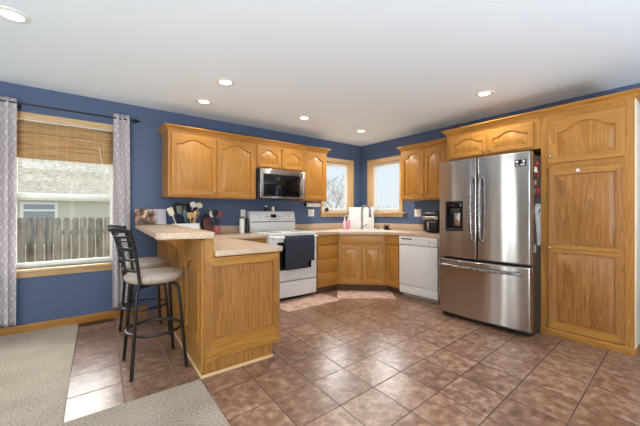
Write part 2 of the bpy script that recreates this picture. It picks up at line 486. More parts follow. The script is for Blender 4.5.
# ------------------------------------------------------------------ mesh helpers
def box(bm, x0, x1, y0, y1, z0, z1, bev=0.0, seg=2, mi=0, M=None):
    t = bmesh.new()
    bmesh.ops.create_cube(t, size=1)
    for v in t.verts:
        v.co = Vector(((v.co.x + .5) * (x1 - x0) + x0, (v.co.y + .5) * (y1 - y0) + y0, (v.co.z + .5) * (z1 - z0) + z0))
    if bev > 0:
        bmesh.ops.bevel(t, geom=t.edges[:], offset=bev, segments=seg, profile=0.5, affect='EDGES')
    merge(bm, t, mi, M)


def merge(bm, t, mi=0, M=None):
    if M is not None:
        bmesh.ops.transform(t, matrix=M, verts=t.verts[:])
    vm = {v: bm.verts.new(v.co) for v in t.verts}
    for f in t.faces:
        try:
            nf = bm.faces.new([vm[v] for v in f.verts]); nf.material_index = mi if mi else f.material_index
        except ValueError:
            pass
    t.free()


def frame_of(d):
    d = d.normalized()
    u = d.cross(Vector((0, 0, 1)))
    if u.length < 1e-4: u = Vector((1, 0, 0))
    u.normalize()
    return u, d.cross(u).normalized()


def tube(bm, pts, r, seg=10, closed=False, mi=0):
    pts = [Vector(p) for p in pts]
    rr = r if isinstance(r, (list, tuple)) else [r] * len(pts)
    n = len(pts); rings = []
    pu = None
    for i, p in enumerate(pts):
        if closed: d = pts[(i + 1) % n] - pts[i - 1]
        else: d = pts[min(i + 1, n - 1)] - pts[max(i - 1, 0)]
        u, w = frame_of(d)
        if pu is not None:
            dn = d.normalized(); u = (pu - dn * pu.dot(dn))
            u = u.normalized() if u.length > 1e-5 else frame_of(d)[0]
            w = dn.cross(u)
        pu = u
        rings.append([bm.verts.new(p + (u * math.cos(2 * math.pi * k / seg) + w * math.sin(2 * math.pi * k / seg)) * rr[i]) for k in range(seg)])
    m = n if closed else n - 1
    for i in range(m):
        a, b = rings[i], rings[(i + 1) % n]
        for k in range(seg):
            f = bm.faces.new([a[k], a[(k + 1) % seg], b[(k + 1) % seg], b[k]]); f.material_index = mi
    if not closed:
        bm.faces.new(rings[0][::-1]).material_index = mi; bm.faces.new(rings[-1]).material_index = mi


def lathe(bm, prof, c=(0, 0, 0), seg=24, mi=0, M=None):
    t = bmesh.new(); rings = []
    for r, z in prof:
        if r < 1e-5: rings.append([t.verts.new((c[0], c[1], c[2] + z))])
        else: rings.append([t.verts.new((c[0] + r * math.cos(2 * math.pi * k / seg), c[1] + r * math.sin(2 * math.pi * k / seg), c[2] + z)) for k in range(seg)])
    for a, b in zip(rings, rings[1:]):
        for k in range(seg):
            q = [a[k % len(a)], a[(k + 1) % len(a)], b[(k + 1) % len(b)], b[k % len(b)]]
            q2 = []
            for v in q:
                if v not in q2: q2.append(v)
            if len(q2) > 2:
                try: t.faces.new(q2)
                except ValueError: pass
    if len(rings[0]) > 1: t.faces.new(rings[0][::-1])
    if len(rings[-1]) > 1: t.faces.new(rings[-1])
    merge(bm, t, mi, M)


def prism(bm, poly, z0, z1, holes=(), M=None, mi=0, bev=0.0):
    """poly in local XY extruded along Z"""
    t = bmesh.new(); edges = []
    for lp in [poly] + list(holes):
        vs = [t.verts.new((p[0], p[1], z0)) for p in lp]
        edges += [t.edges.new((vs[i], vs[(i + 1) % len(vs)])) for i in range(len(vs))]
    if holes: bmesh.ops.triangle_fill(t, use_beauty=True, use_dissolve=False, edges=edges)
    else: t.faces.new(t.verts[:])
    r = bmesh.ops.extrude_face_region(t, geom=t.faces[:])
    for v in r['geom']:
        if isinstance(v, bmesh.types.BMVert): v.co.z = z1
    bmesh.ops.recalc_face_normals(t, faces=t.faces[:])
    if bev:
        es = [e for e in t.edges if len(e.link_faces) == 2 and e.calc_face_angle(0) > 0.5]
        bmesh.ops.bevel(t, geom=es, offset=bev, segments=2, profile=0.5, affect='EDGES')
    merge(bm, t, mi, M)


AX = {  # matrices that turn a prism drawn in XY (extruded Z) to other planes
    'xz': Matrix(((1, 0, 0, 0), (0, 0, 1, 0), (0, 1, 0, 0), (0, 0, 0, 1))),      # (u,v,w)->(u,w,v)
    'yz': Matrix(((0, 0, 1, 0), (1, 0, 0, 0), (0, 1, 0, 0), (0, 0, 0, 1))),      # (u,v,w)->(w,u,v)
}


def obj(name, bm, mats, parent=None, angle=35, loc=None):
    bmesh.ops.recalc_face_normals(bm, faces=bm.faces[:])
    me = bpy.data.meshes.new(name); bm.to_mesh(me); bm.free()
    for m in (mats if isinstance(mats, (list, tuple)) else [mats]): me.materials.append(m)
    me.polygons.foreach_set('use_smooth', [True] * len(me.polygons))
    me.set_sharp_from_angle(angle=R(angle))
    o = bpy.data.objects.new(name, me); C.objects.link(o)
    if parent is not None: o.parent = parent
    if loc is not None: o.location = loc
    return o


def tag(o, label, cat, group=None):
    o['label'] = label; o['category'] = cat
    if group: o['group'] = group
    return o


def thing(name, label, cat, loc=(0, 0, 0), rz=0.0, group=None):
    o = bpy.data.objects.new(name, None); C.objects.link(o)
    o.empty_display_size = 0.1
    o.location = loc; o.rotation_euler = (0, 0, rz)
    return tag(o, label, cat, group)


def struct(name, bm, mats, parent=None, **k):
    o = obj(name, bm, mats, parent, **k)
    if parent is None: o['kind'] = 'structure'
    return o


def struct_empty(name, loc, rz=0):
    o = bpy.data.objects.new(name, None); C.objects.link(o); o.location = loc; o.rotation_euler = (0, 0, rz); o['kind'] = 'structure'
    return o


def dup(root, loc, rz=None, **props):
    r = root.copy(); C.objects.link(r); r.location = loc
    if rz is not None: r.rotation_euler = (0, 0, rz)
    for k, v in props.items(): r[k] = v
    for ch in list(root.children):
        c = ch.copy(); C.objects.link(c); c.parent = r
        for g in ch.children:
            d = g.copy(); C.objects.link(d); d.parent = c
    return r


# ------------------------------------------------------------------ room shell
H = 2.44
XL, YR = -8.0, -7.6       # left wall, rear wall
W1 = (-4.80, -3.92, 0.63, 2.11)       # opening in the back wall behind the curtains
WA = (-0.92, -0.28, 1.20, 2.08)
WB = (-0.90, -0.235, 1.20, 2.08)      # opening in the right wall: y range


def wall_with_holes(name, a0, a1, holes, M, m):
    bm = bmesh.new()
    prism(bm, [(a0, 0), (a1, 0), (a1, H), (a0, H)], 0, 0.15, [[(h[0], h[2]), (h[1], h[2]), (h[1], h[3]), (h[0], h[3])] for h in holes], M=M)
    return struct(name, bm, m)


wall_with_holes('wall_back', XL - .15, 0.0, [W1, WA], AX['xz'], BLUE)
wall_with_holes('wall_right', YR - .15, 0.15, [WB], AX['yz'], BLUE)
wall_with_holes('wall_left', YR - .15, 0.0, [(-1.3, -0.7, 0.4, 2.2)], Matrix.Translation((XL - .15, 0, 0)) @ AX['yz'], PALE_WALL)
wall_with_holes('wall_rear', XL, 0.0, [(-6.0, -2.6, 0.3, 2.2)], Matrix.Translation((0, YR - .15, 0)) @ AX['xz'], PALE_WALL)

bm = bmesh.new(); box(bm, XL - .15, .15, YR - .15, .15, H, H + .1); struct('ceiling', bm, CEIL)
# tile floor (kitchen), tile strip under the bar stools, carpet around
bm = bmesh.new()
prism(bm, [(-3.50, 0), (-3.50, -1.975), (-3.605, -1.975), (-3.86, YR), (0, YR), (0, 0)], -0.05, 0.0)
struct('floor', bm, TILE)
bm = bmesh.new(); prism(bm, [(-4.262, 0), (-4.360, -1.985), (-3.605, -1.975), (-3.50, -1.975), (-3.50, 0)], -0.05, 0.0); struct('floor_bar', bm, TILE_BAR)
bm = bmesh.new()
prism(bm, [(XL, 0), (-4.262, 0), (-4.360, -1.985), (-3.605, -1.975), (-3.86, YR), (XL, YR)], -0.05, 0.012)
t_ = struct('floor_carpet', bm, CARPET)

bm = bmesh.new(); box(bm, XL, -3.60, -.014, 0, 0, .085, .004); struct('baseboard_back', bm, OAKH)
bm = bmesh.new(); box(bm, -.014, 0, YR, -3.80, 0, .085, .004); struct('baseboard_right', bm, OAKY)


def window(name, M_origin, rz, x0, x1, z0, z1, kind, stool=(0, 0), proud=0.02):
    """opening x0..x1 in local X, wall face at y=0, room towards -y"""
    w = struct_empty(name, M_origin, rz)
    cw = 0.064
    bm = bmesh.new()
    box(bm, x0 - cw, x0, -proud, 0, z0 - .02, z1, .004); box(bm, x1, x1 + cw, -proud, 0, z0 - .02, z1, .004)
    struct('casing', bm, OAK_TRIM, w)
    bm = bmesh.new(); box(bm, x0 - cw, x1 + cw, -proud - .002, 0, z1, z1 + cw, .004)
    struct('head_casing', bm, OAK_TRIMH, w)
    bm = bmesh.new()
    box(bm, x0 - cw - stool[0], x1 + cw + stool[1], -.055, .06, z0 - .028, z0, .006)
    struct('window_sill', bm, OAK_TRIMH, w)
    bm = bmesh.new(); box(bm, x0 - cw, x1 + cw, -.016, 0, z0 - .085, z0 - .028, .004)
    struct('apron', bm, OAK_TRIMH, w)
    # jamb liner
    bm = bmesh.new()
    box(bm, x0, x0 + .012, -.001, .15, z0, z1); box(bm, x1 - .012, x1, -.001, .15, z0, z1); box(bm, x0 + .012, x1 - .012, -.001, .15, z1 - .012, z1)
    box(bm, x0 + .012, x1 - .012, .06, .15, z0, z0 + .012)
    struct('jamb', bm, OAK_TRIM if kind == 'casement' else OFFWHITE, w)
    f = 0.05 if kind == 'casement' else 0.042

    def sash(a0, a1, b0, b1, y, ff):
        bm = bmesh.new()
        box(bm, a0, a0 + ff, y, y + .035, b0, b1, .003); box(bm, a1 - ff, a1, y, y + .035, b0, b1, .003)
        box(bm, a0 + ff, a1 - ff, y, y + .035, b0, b0 + ff, .003); box(bm, a0 + ff, a1 - ff, y, y + .035, b1 - ff, b1, .003)
        s = struct('sash', bm, OFFWHITE, w)
        bm = bmesh.new(); box(bm, a0 + ff - .004, a1 - ff + .004, y + .015, y + .019, b0 + ff - .004, b1 - ff + .004)
        struct('pane', bm, GLASS, s)
    if kind == 'casement':
        sash(x0 + .012, x1 - .012, z0 + .012, z1 - .012, .06, f)
    elif kind == 'double_hung':
        zm = 1.345
        sash(x0 + .012, x1 - .012, z0 + .012, zm + .03, .045, f)
        sash(x0 + .012, x1 - .012, zm - .03, z1 - .012, .085, f)
    else:
        xm = (x0 + x1) / 2
        sash(x0 + .012, xm, z0 + .012, z1 - .012, .06, f); sash(xm, x1 - .012, z0 + .012, z1 - .012, .06, f)
    return w


window('window_1', (0, 0, 0), 0, W1[0], W1[1], W1[2], W1[3], 'double_hung', (.03, .03))
window('window_2', (0, 0, 0), 0, WA[0], WA[1], WA[2], WA[3], 'casement', (0.01, .0))
window('window_3', (0, 0, 0), R(-90), -WB[1], -WB[0], WB[2], WB[3], 'casement', (.0, .075))
window('added_window_side', (XL, 0, 0), R(90), -1.3, -0.7, 0.4, 2.2, 'casement')  # invented window out of view, added for the bright streak on the refrigerator
window('added_window_rear', (0, YR, 0), R(180), 2.6, 6.0, 0.3, 2.2, 'pair')  # invented window out of view, added to bring daylight from behind

# ------------------------------------------------------------------ outdoors
bm = bmesh.new(); box(bm, -60, 80, .3, 90, -.95, -.75); o = struct('ground', bm, LAWN)
f_ = thing('picket_fence', 'weathered grey wooden fence with dog-eared pickets outside the curtained window', 'fence', (-3.8, 5.0, -.75))
for k in range(34):
    x = -2.6 + k * .154
    h = 1.83 + random.uniform(-.012, .012); t2 = random.uniform(-.006, .006)
    bm = bmesh.new()
    prism(bm, [(x - .066, 0.02), (x + .066, 0.02), (x + .066 + t2, h - .035), (x + .036 + t2, h), (x - .036 + t2, h), (x - .066 + t2, h - .035)], 0, .019, M=AX['xz'])
    obj('picket', bm, FENCE, f_)
for z in (.35, 1.45):
    bm = bmesh.new(); box(bm, -2.7, 2.65, .019, .06, z, z + .09); obj('rail', bm, FENCE, f_)
n_ = thing('neighbour_house', 'cream sided house with tan shingle roof beyond the fence', 'house', (-4.0, 8.0, -.75))
bm = bmesh.new(); box(bm, -9, 5, 0, 8, 0, 2.48); obj('wall', bm, SIDING, n_)
bm = bmesh.new(); prism(bm, [(-.16, 2.40), (-.16, 2.50), (4.5, 6.0), (9, 2.6), (9, 2.5), (4.5, 5.85)], -9.4, 5.4, M=AX['yz']); obj('roof', bm, SHINGLE, n_)
bm = bmesh.new(); box(bm, -9.4, 5.4, -.24, -.14, 2.36, 2.50, .01); obj('gutter', bm, WHITE_PL, n_)
bm = bmesh.new()
for (a, b_, c, d) in ((-1.45, -1.38, .95, 2.25), (-.70, -.63, .95, 2.25), (-1.38, -.70, .95, 1.02), (-1.38, -.70, 2.18, 2.25), (-1.38, -.70, 1.98, 2.04)):
    box(bm, a, b_, -.03, .02, c, d)
hw = obj('window_frame', bm, WHITE_PL, n_)
bm = bmesh.new(); box(bm, -1.38, -.70, -.012, -.006, 1.02, 2.18); obj('pane', bm, mat('grey_window_pane', srgb(150, 156, 160), 0.1), hw)


def tree(label, loc, h, seed):
    rnd = random.Random(seed)
    bm = bmesh.new()

    def grow(p, d, L, r, lv):
        q = p + d * L
        mid = p + d * L * .5 + Vector((rnd.uniform(-1, 1), rnd.uniform(-1, 1), 0)) * L * .06
        tube(bm, [p, mid, q], [r, r * .85, r * .65], 5 if lv < 2 else 3)
        if lv >= 5: return
        for _ in range(3 if lv < 3 else 4):
            a = Vector((rnd.uniform(-1, 1), rnd.uniform(-1, 1), rnd.uniform(-.4, .6)))
            nd = (d * 1.0 + a * .85).normalized()
            grow(p + (q - p) * rnd.uniform(.45, 1), nd, L * rnd.uniform(.6, .85), max(r * .52, .006), lv + 1)
    grow(Vector((0, 0, 0)), Vector((0, 0, 1)), h * .24, h * .010, 0)
    o = obj('bare_tree', bm, BARK, loc=loc)
    tag(o, label, 'tree', 'bare winter trees outside the sink windows')


tree('tall bare winter tree filling the left sink window', (8.0, 10.2, -.75), 8.4, 3)
tree('bare winter tree farther back behind the left sink window', (13.7, 15.9, -.75), 8.0, 5)
tree('low bare tree at the left of the right sink window skyline', (21.4, 18.8, -.75), 4.4, 8)
tree('low bare tree in the middle of the right sink window skyline', (23.8, 19.5, -.75), 4.8, 12)
tree('low bare tree at the right of the right sink window skyline', (22.3, 16.8, -.75), 4.3, 17)


# ------------------------------------------------------------------ cabinets
def ogee(t):
    a = abs(t)
    return 0.0 if a > .86 else .5 * (1 + math.cos(math.pi * (a / .86) ** 1.3))


def panel_face(bm, x0, x1, z0, z1, y, th, fw=(.052, .052, .055, .055), rise=0.0, M=None, raised=True):
    """a framed door lying in XZ, front face at y (towards -y); fw = left,right,bottom,top frame widths"""
    t = bmesh.new(); NX, NZ = 24, 6

    def pts(xa, xb, za, zb, rs, yy):
        P = []
        for i in range(NX): P.append((xa + (xb - xa) * i / NX, za))
        for i in range(NZ): P.append((xb, za + (zb - rs - za) * i / NZ))
        for i in range(NX):
            u = 1 - i / NX; P.append((xa + (xb - xa) * u, zb - rs + rs * ogee(2 * u - 1)))
        for i in range(NZ): P.append((xa, zb - rs - (zb - rs - za) * i / NZ))
        return [t.verts.new((p[0], yy, p[1])) for p in P]
    L_, R_, B_, T_ = fw
    loops = [pts(x0, x1, z0, z1, 0, y + th), pts(x0, x1, z0, z1, 0, y + .005), pts(x0 + .004, x1 - .004, z0 + .004, z1 - .004, 0, y)]
    i0, i1, k0, k1 = x0 + L_, x1 - R_, z0 + B_, z1 - T_
    loops.append(pts(i0, i1, k0, k1, rise, y))
    if not raised:      # applied bead around a flat panel
        loops.append(pts(i0 + .001, i1 - .001, k0 + .001, k1 - .001, rise, y - .006))
        loops.append(pts(i0 + .009, i1 - .009, k0 + .009, k1 - .009, rise, y - .006))
        i0, i1, k0, k1 = i0 + .010, i1 - .010, k0 + .010, k1 - .010
    g = .012
    loops.append(pts(i0 + .003, i1 - .003, k0 + .003, k1 - .003, rise, y + g))
    if raised:
        loops.append(pts(i0 + .012, i1 - .012, k0 + .012, k1 - .012, rise, y + g))
        loops.append(pts(i0 + .034, i1 - .034, k0 + .034, k1 - .034, rise, y + .001))
    n = len(loops[0])
    for li, (a, b) in enumerate(zip(loops, loops[1:])):
        for k in range(n):
            f = t.faces.new([a[k], a[(k + 1) % n], b[(k + 1) % n], b[k]])
            seg = 'h' if (k < NX or NX + NZ <= k < 2 * NX + NZ) else 'v'
            f.material_index = 1 if (li == 2 and seg == 'h') else 0
    t.faces.new(loops[0]); t.faces.new(loops[-1])
    merge(bm, t, 0, M)


def knob(parent, x, y, z, m=BRASS, r=.014, M=None):
    bm = bmesh.new()
    K = Matrix.Translation((x, y, z)) @ Matrix.Rotation(R(90), 4, 'X')
    if M is not None: K = M @ K
    lathe(bm, [(.007, 0), (.006, .012), (r, .017), (r * 1.02, .022), (r * .7, .027), (0, .028)], seg=14, M=K)
    return obj('knob', bm, m, parent)


def door(parent, x0, x1, z0, z1, y, rise=0.0, kn=None, M=None, fw=(.052, .052, .055, .055), kmat=BRASS, name='door', raised=True):
    bm = bmesh.new(); panel_face(bm, x0, x1, z0, z1, y - .019, .019, fw, rise, M, raised)
    d = obj(name, bm, [OAK, OAKH], parent)
    if kn: knob(d, kn[0], y - .019, kn[1], kmat, M=M)
    return d


def drawer(parent, x0, x1, z0, z1, y, M=None, kn=None):
    bm = bmesh.new()
    t = bmesh.new(); box(t, x0, x1, y - .019, y, z0, z1, .006, 2); merge(bm, t, 0, M)
    d = obj('drawer', bm, OAKH, parent)
    if kn: knob(d, kn[0], y - .019, kn[1], M=M)
    return d


def carcass(parent, x0, x1, d, z0, z1, toe=0.0, m=OAK):
    bm = bmesh.new(); box(bm, x0, x1, -d, -.001, z0 + toe, z1, .002, 1)
    b = obj('body', bm, m, parent)
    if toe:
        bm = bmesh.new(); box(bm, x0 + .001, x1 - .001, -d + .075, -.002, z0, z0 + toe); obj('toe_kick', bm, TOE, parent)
    return b


def crown(name, label, path, z0, z1, proj):
    """swept crown moulding: path = XY polyline along the cabinet faces, outward on the right-hand side"""
    bm = bmesh.new()
    h = z1 - z0
    prof = [(.0006, 0), (.006, 0), (.008, h * .18), (.014, h * .22), (.018, h * .42), (.030, h * .62), (proj - .008, h * .74), (proj - .004, h * .80), (proj, h * .84), (proj, h), (.0006, h)]
    P = [Vector((p[0], p[1], 0)) for p in path]
    nrm = []
    for a, b in zip(P, P[1:]):
        d = (b - a).normalized(); nrm.append(Vector((d.y, -d.x, 0)))
    rings = []
    for i, p in enumerate(P):
        if i == 0: o_ = nrm[0]
        elif i == len(P) - 1: o_ = nrm[-1]
        else:
            s = (nrm[i - 1] + nrm[i]); o_ = s / (1 + nrm[i - 1].dot(nrm[i]))
        rings.append([bm.verts.new(p + o_ * u + Vector((0, 0, z0 + v))) for u, v in prof])
    for a, b in zip(rings, rings[1:]):
        for k in range(len(prof)):
            bm.faces.new([a[k], a[(k + 1) % len(prof)], b[(k + 1) % len(prof)], b[k]])
    bm.faces.new(rings[0]); bm.faces.new(rings[-1][::-1])
    o = obj(name, bm, OAKH if abs(path[1][1] - path[2][1]) < .01 else OAKY)
    return tag(o, label, 'crown moulding')


ZU = 1.37
# --- back wall uppers
c = thing('wall_cabinet', 'large honey oak wall cabinet with two arched doors left of the microwave', 'cabinet', (-3.448, 0, ZU), 0, 'oak wall cabinets')
carcass(c, 0, 1.103, .325, 0, .765)
door(c, .030, .556, .022, .738, -.325, .062, (.525, .075))
door(c, .566, 1.075, .022, .738, -.325, .062, (.600, .075))
c = thing('wall_cabinet', 'short honey oak wall cabinet directly above the microwave', 'cabinet', (-2.343, 0, 1.795), 0, 'oak wall cabinets')
carcass(c, 0, .770, .325, 0, .340)
door(c, .012, .380, .020, .306, -.325, .050, (.352, .045), fw=(.05, .05, .05, .05))
door(c, .398, .760, .020, .306, -.325, .050, (.426, .045), fw=(.05, .05, .05, .05))
c = thing('wall_cabinet', 'narrow single door oak wall cabinet between microwave and window', 'cabinet', (-1.571, 0, ZU), 0, 'oak wall cabinets')
carcass(c, 0, .460, .325, 0, .765)
door(c, .030, .430, .022, .738, -.325, .062, (.060, .075))
crown('crown_molding', 'oak crown moulding along the top of the microwave wall cabinets', [(-3.448, -.002), (-3.448, -.325), (-1.111, -.325), (-1.111, -.002)], 2.128, 2.196, .052)

# --- right wall uppers
c = thing('wall_cabinet', 'two door oak wall cabinet between the corner window and refrigerator', 'cabinet', (0, -1.165, ZU), R(-90), 'oak wall cabinets')
carcass(c, 0, .955, .325, 0, .765)
door(c, .028, .418, .022, .738, -.325, .062, (.390, .075))
door(c, .428, .820, .022, .738, -.325, .062, (.456, .075))
crown('crown_molding', 'short oak crown moulding over the cabinet beside the corner window', [(-.002, -1.165), (-.325, -1.165), (-.325, -2.12), (-.324, -2.121)], 2.128, 2.190, .05)

FX = .65   # depth of the pantry run
c = thing('wall_cabinet', 'deep oak cabinet with two low arched doors above the refrigerator', 'cabinet', (0, -2.122, 1.825), R(-90), 'oak wall cabinets')
carcass(c, 0, 1.000, FX, 0, .310)
door(c, .040, .482, .018, .272, -FX, .050, (.455, .045), fw=(.045, .045, .045, .045))
door(c, .500, .940, .018, .272, -FX, .050, (.527, .045), fw=(.045, .045, .045, .045))
c = thing('pantry_cabinet', 'tall oak pantry cabinet right of the stainless refrigerator', 'cabinet', (0, -3.124, 0), R(-90))
carcass(c, 0, .668, FX, 0, 2.135)
bm = bmesh.new(); box(bm, -.001, .672, -FX - .012, -.002, 0, .058, .004); obj('base_trim', bm, OAKH, c)
door(c, .062, .612, 1.660, 2.090, -FX, .075, (.085, 1.735), fw=(.075, .06, .062, .062), kmat=NICKEL)
bm = bmesh.new()
panel_face(bm, .062, .612, .075, .842, -FX - .019, .019, (.060, .060, .065, .035), 0, None, True)
panel_face(bm, .062, .612, .842, 1.612, -FX - .019, .019, (.060, .060, .035, .065), 0, None, True)
pd = obj('door', bm, [OAK_GRAIN, OAKH], c)
knob(pd, .086, -FX - .019, .850, NICKEL)
bm = bmesh.new(); box(bm, .285, .310, -FX - .028, -FX - .018, 1.562, 1.587, .003); lt = obj('child_latch', bm, WHITE_PL, c); lt['label'] = 'small white latch'
bm = bmesh.new(); box(bm, .668, .676, -FX, -FX + .22, .06, 2.13, .002); obj('side_panel', bm, mat('cream_side_panel', srgb(238, 224, 204), .5), c)
crown('crown_molding', 'long oak crown moulding above the refrigerator and pantry', [(-.330, -2.122), (-FX, -2.122), (-FX, -3.800), (-.002, -3.800)], 2.128, 2.196, .052)

# --- base cabinets
CT = .905          # counter top height
CB = .863
c = thing('base_cabinet', 'oak base cabinet with four drawers between stove and sink cabinet', 'cabinet', (-1.565, 0, 0), 0, 'oak base cabinets')
carcass(c, 0, .460, .612, 0, CB, .10)
for a, b_ in ((.715, .835), (.515, .700), (.325, .502), (.135, .312)):
    drawer(c, .045, .425, a, b_, -.612)

c = thing('sink_cabinet', 'oak corner sink cabinet with two doors set diagonally', 'cabinet', (0, 0, 0), 0, 'oak base cabinets')
bm = bmesh.new()
prism(bm, [(-.002, -.002), (-1.103, -.002), (-1.103, -.612), (-.612, -1.103), (-.002, -1.103)], .10, CB)
obj('body', bm, OAK, c)
bm = bmesh.new()
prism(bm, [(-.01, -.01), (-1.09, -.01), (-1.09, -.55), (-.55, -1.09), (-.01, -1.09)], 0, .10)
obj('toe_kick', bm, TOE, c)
DW_ = math.hypot(.491, .491)
MD = Matrix.Translation((-1.103, -.612, 0)) @ Matrix.Rotation(R(-45), 4, 'Z')
drawer(c, .035, DW_ - .035, .715, .835, 0, M=MD)
door(c, .035, DW_ / 2 - .004, .135, .700, 0, 0, (DW_ / 2 - .032, .655), M=MD, fw=(.055, .055, .055, .055))
door(c, DW_ / 2 + .004, DW_ - .035, .135, .700, 0, 0, (DW_ / 2 + .032, .655), M=MD, fw=(.055, .055, .055, .055))

c = thing('base_cabinet', 'narrow oak base cabinet with one drawer beside the dishwasher', 'cabinet', (0, -1.104, 0), R(-90), 'oak base cabinets')
carcass(c, 0, .272, .612, 0, CB, .10)
drawer(c, .025, .250, .715, .835, -.612)
door(c, .025, .250, .135, .700, -.612, 0, None, fw=(.05, .05, .055, .055))

c = thing('base_cabinet', 'oak base cabinet left of the stove behind the peninsula', 'cabinet', (-2.935, 0, 0), 0, 'oak base cabinets')
carcass(c, 0, .588, .612, 0, CB, .10)
drawer(c, .04, .56, .715, .835, -.612); door(c, .04, .56, .135, .700, -.612, 0, (.52, .655))

# --- peninsula
p = thing('peninsula', 'oak kitchen peninsula with raised bar back and framed end panel', 'kitchen island', (-3.585, 0, 0))
bm = bmesh.new(); box(bm, .085, .645, -1.930, -.002, .10, CB, .002, 1); obj('body', bm, OAK, p)
bm = bmesh.new(); box(bm, .085, .575, -1.925, -.002, 0, .10); obj('toe_kick', bm, OAK, p)
SKB = .064      # the bar wall runs a little out of square with the counter
bm = bmesh.new(); prism(bm, [(.019, -1.950), (.084, -1.950), (.209, -.002), (.144, -.002)], 0, 1.0); obj('bar_wall', bm, OAK, p)
bm = bmesh.new()
prism(bm, [(.019, 0.0), (.575, 0.0), (.575, .105), (.645, .105), (.645, .855), (.019, .855)], -1.936, -1.930, M=AX['xz'])
panel_face(bm, .019, .645, .105, .858, -1.951, .015, (.065, .055, .150, .060), 0, None, False)
box(bm, .019, .575, -1.951, -1.936, .0, .105)
obj('end_panel', bm, [OAK_GRAIN, OAKH], p)
MB_ = Matrix.Translation((.144, 0, 0)) @ Matrix.Rotation(-math.pi / 2 - math.atan(SKB), 4, 'Z')    # local x -> -y, front -> -x
for (a, b_) in ((.06, .66), (.70, 1.30), (1.34, 1.935)):
    bm = bmesh.new(); panel_face(bm, a, b_, .02, .99, -.019, .019, (.075, .075, .19, .17), .075, MB_, False)
    obj('back_panel', bm, [OAK, OAKY], p)
bm = bmesh.new(); prism(bm, [(-.012, -1.962), (.000, -1.962), (.124, -.015), (.112, -.015)], 0, .022, bev=.003); box(bm, -.012, .575, -1.964, -1.951, 0, .022, .004); obj('shoe_molding', bm, PALE_WOOD, p)
for y in (-.50, -.97, -1.42):
    bm = bmesh.new(); arc = []
    for i in range(13):
        a = R(90 * i / 12); arc.append((-.215 + .195 * math.sin(a), .98 - .235 + .235 * math.cos(a) - .02))
    pr_ = [(-.002, 1.0), (-.225, 1.0), (-.225, .965)] + arc + [(-.002, .725)]
    prism(bm, pr_, y - .015, y + .015, M=Matrix.Translation((SKB * (y + 1.95), 0, 0)) @ AX['xz'])
    obj('corbel', bm, OAK, p)

bm = bmesh.new()
prism(bm, [(-3.735, -.002), (-3.850, -1.70), (-3.868, -1.86), (-3.845, -1.905), (-3.56, -2.015), (-3.515, -2.015), (-3.50, -1.975), (-3.362, -.002)], 1.002, 1.046, bev=.006)
b = obj('raised_countertop', bm, LAM); tag(b, 'raised beige laminate bar top on the peninsula', 'countertop')
bm = bmesh.new()
prism(bm, [(-3.370, -.002), (-2.345, -.002), (-2.345, -.645), (-2.915, -.645), (-2.915, -1.955), (-2.945, -1.985), (-3.498, -1.985)], CB + .002, CT, bev=.006)
wt = obj('countertop', bm, LAM); tag(wt, 'lower beige laminate counter on the peninsula, left of the stove', 'countertop')
bm = bmesh.new(); box(bm, -3.355, -2.345, -.022, -.002, CT, CT + .10, .004); obj('backsplash', bm, LAM, wt)
bm = bmesh.new()
sk = (-.42, -.42)
S45 = Matrix.Rotation(R(-45), 4, 'Z')


def sq(cx, cy, hx, hy, n=6, r=.05):
    P = []
    for (sx, sy, a0) in ((1, 1, 0), (-1, 1, 90), (-1, -1, 180), (1, -1, 270)):
        for i in range(n):
            a = R(a0 + 90 * i / (n - 1))
            v = S45 @ Vector((sx * (hx - r) + r * math.cos(a), sy * (hy - r) + r * math.sin(a), 0))
            P.append((cx + v.x, cy + v.y))
    return P


SC = (-.52, -.52)
prism(bm, [(-1.575, -.002), (-.002, -.002), (-.002, -2.12), (-.645, -2.12), (-.645, -1.117), (-1.117, -.645), (-1.575, -.645)], CB + .002, CT, [sq(*SC, .335, .205)])
wt = obj('countertop', bm, LAM); tag(wt, 'corner beige laminate counter around the sink below both small windows', 'countertop')
bm = bmesh.new(); box(bm, -1.575, -.022, -.022, -.002, CT, CT + .10, .004); box(bm, -.022, -.002, -2.12, -.002, CT, CT + .10, .004); obj('backsplash', bm, LAM, wt)

# sink and faucet
bm = bmesh.new()
o1, i1, i2, b1 = sq(*SC, .36, .23), sq(*SC, .325, .195), sq(*SC, .32, .19), sq(*SC, .29, .16)
rings = [[bm.verts.new((x, y, z)) for x, y in L_] for L_, z in ((o1, CT + .001), (o1, CT + .010), (i1, CT + .010), (i2, CT - .01), (b1, CT - .17))]
for a, q in zip(rings, rings[1:]):
    for k in range(len(a)): bm.faces.new([a[k], a[(k + 1) % len(a)], q[(k + 1) % len(a)], q[k]])
bm.faces.new(rings[-1])
s = thing('sink', 'white drop-in corner sink under the faucet', 'sink', (0, 0, 0)); obj('basin', bm, WHITE, s)
bm = bmesh.new(); lathe(bm, [(.04, 0), (.04, .003), (.03, .004), (0, .002)], (SC[0], SC[1], CT - .17), 20); obj('drain', bm, CHROME, s)

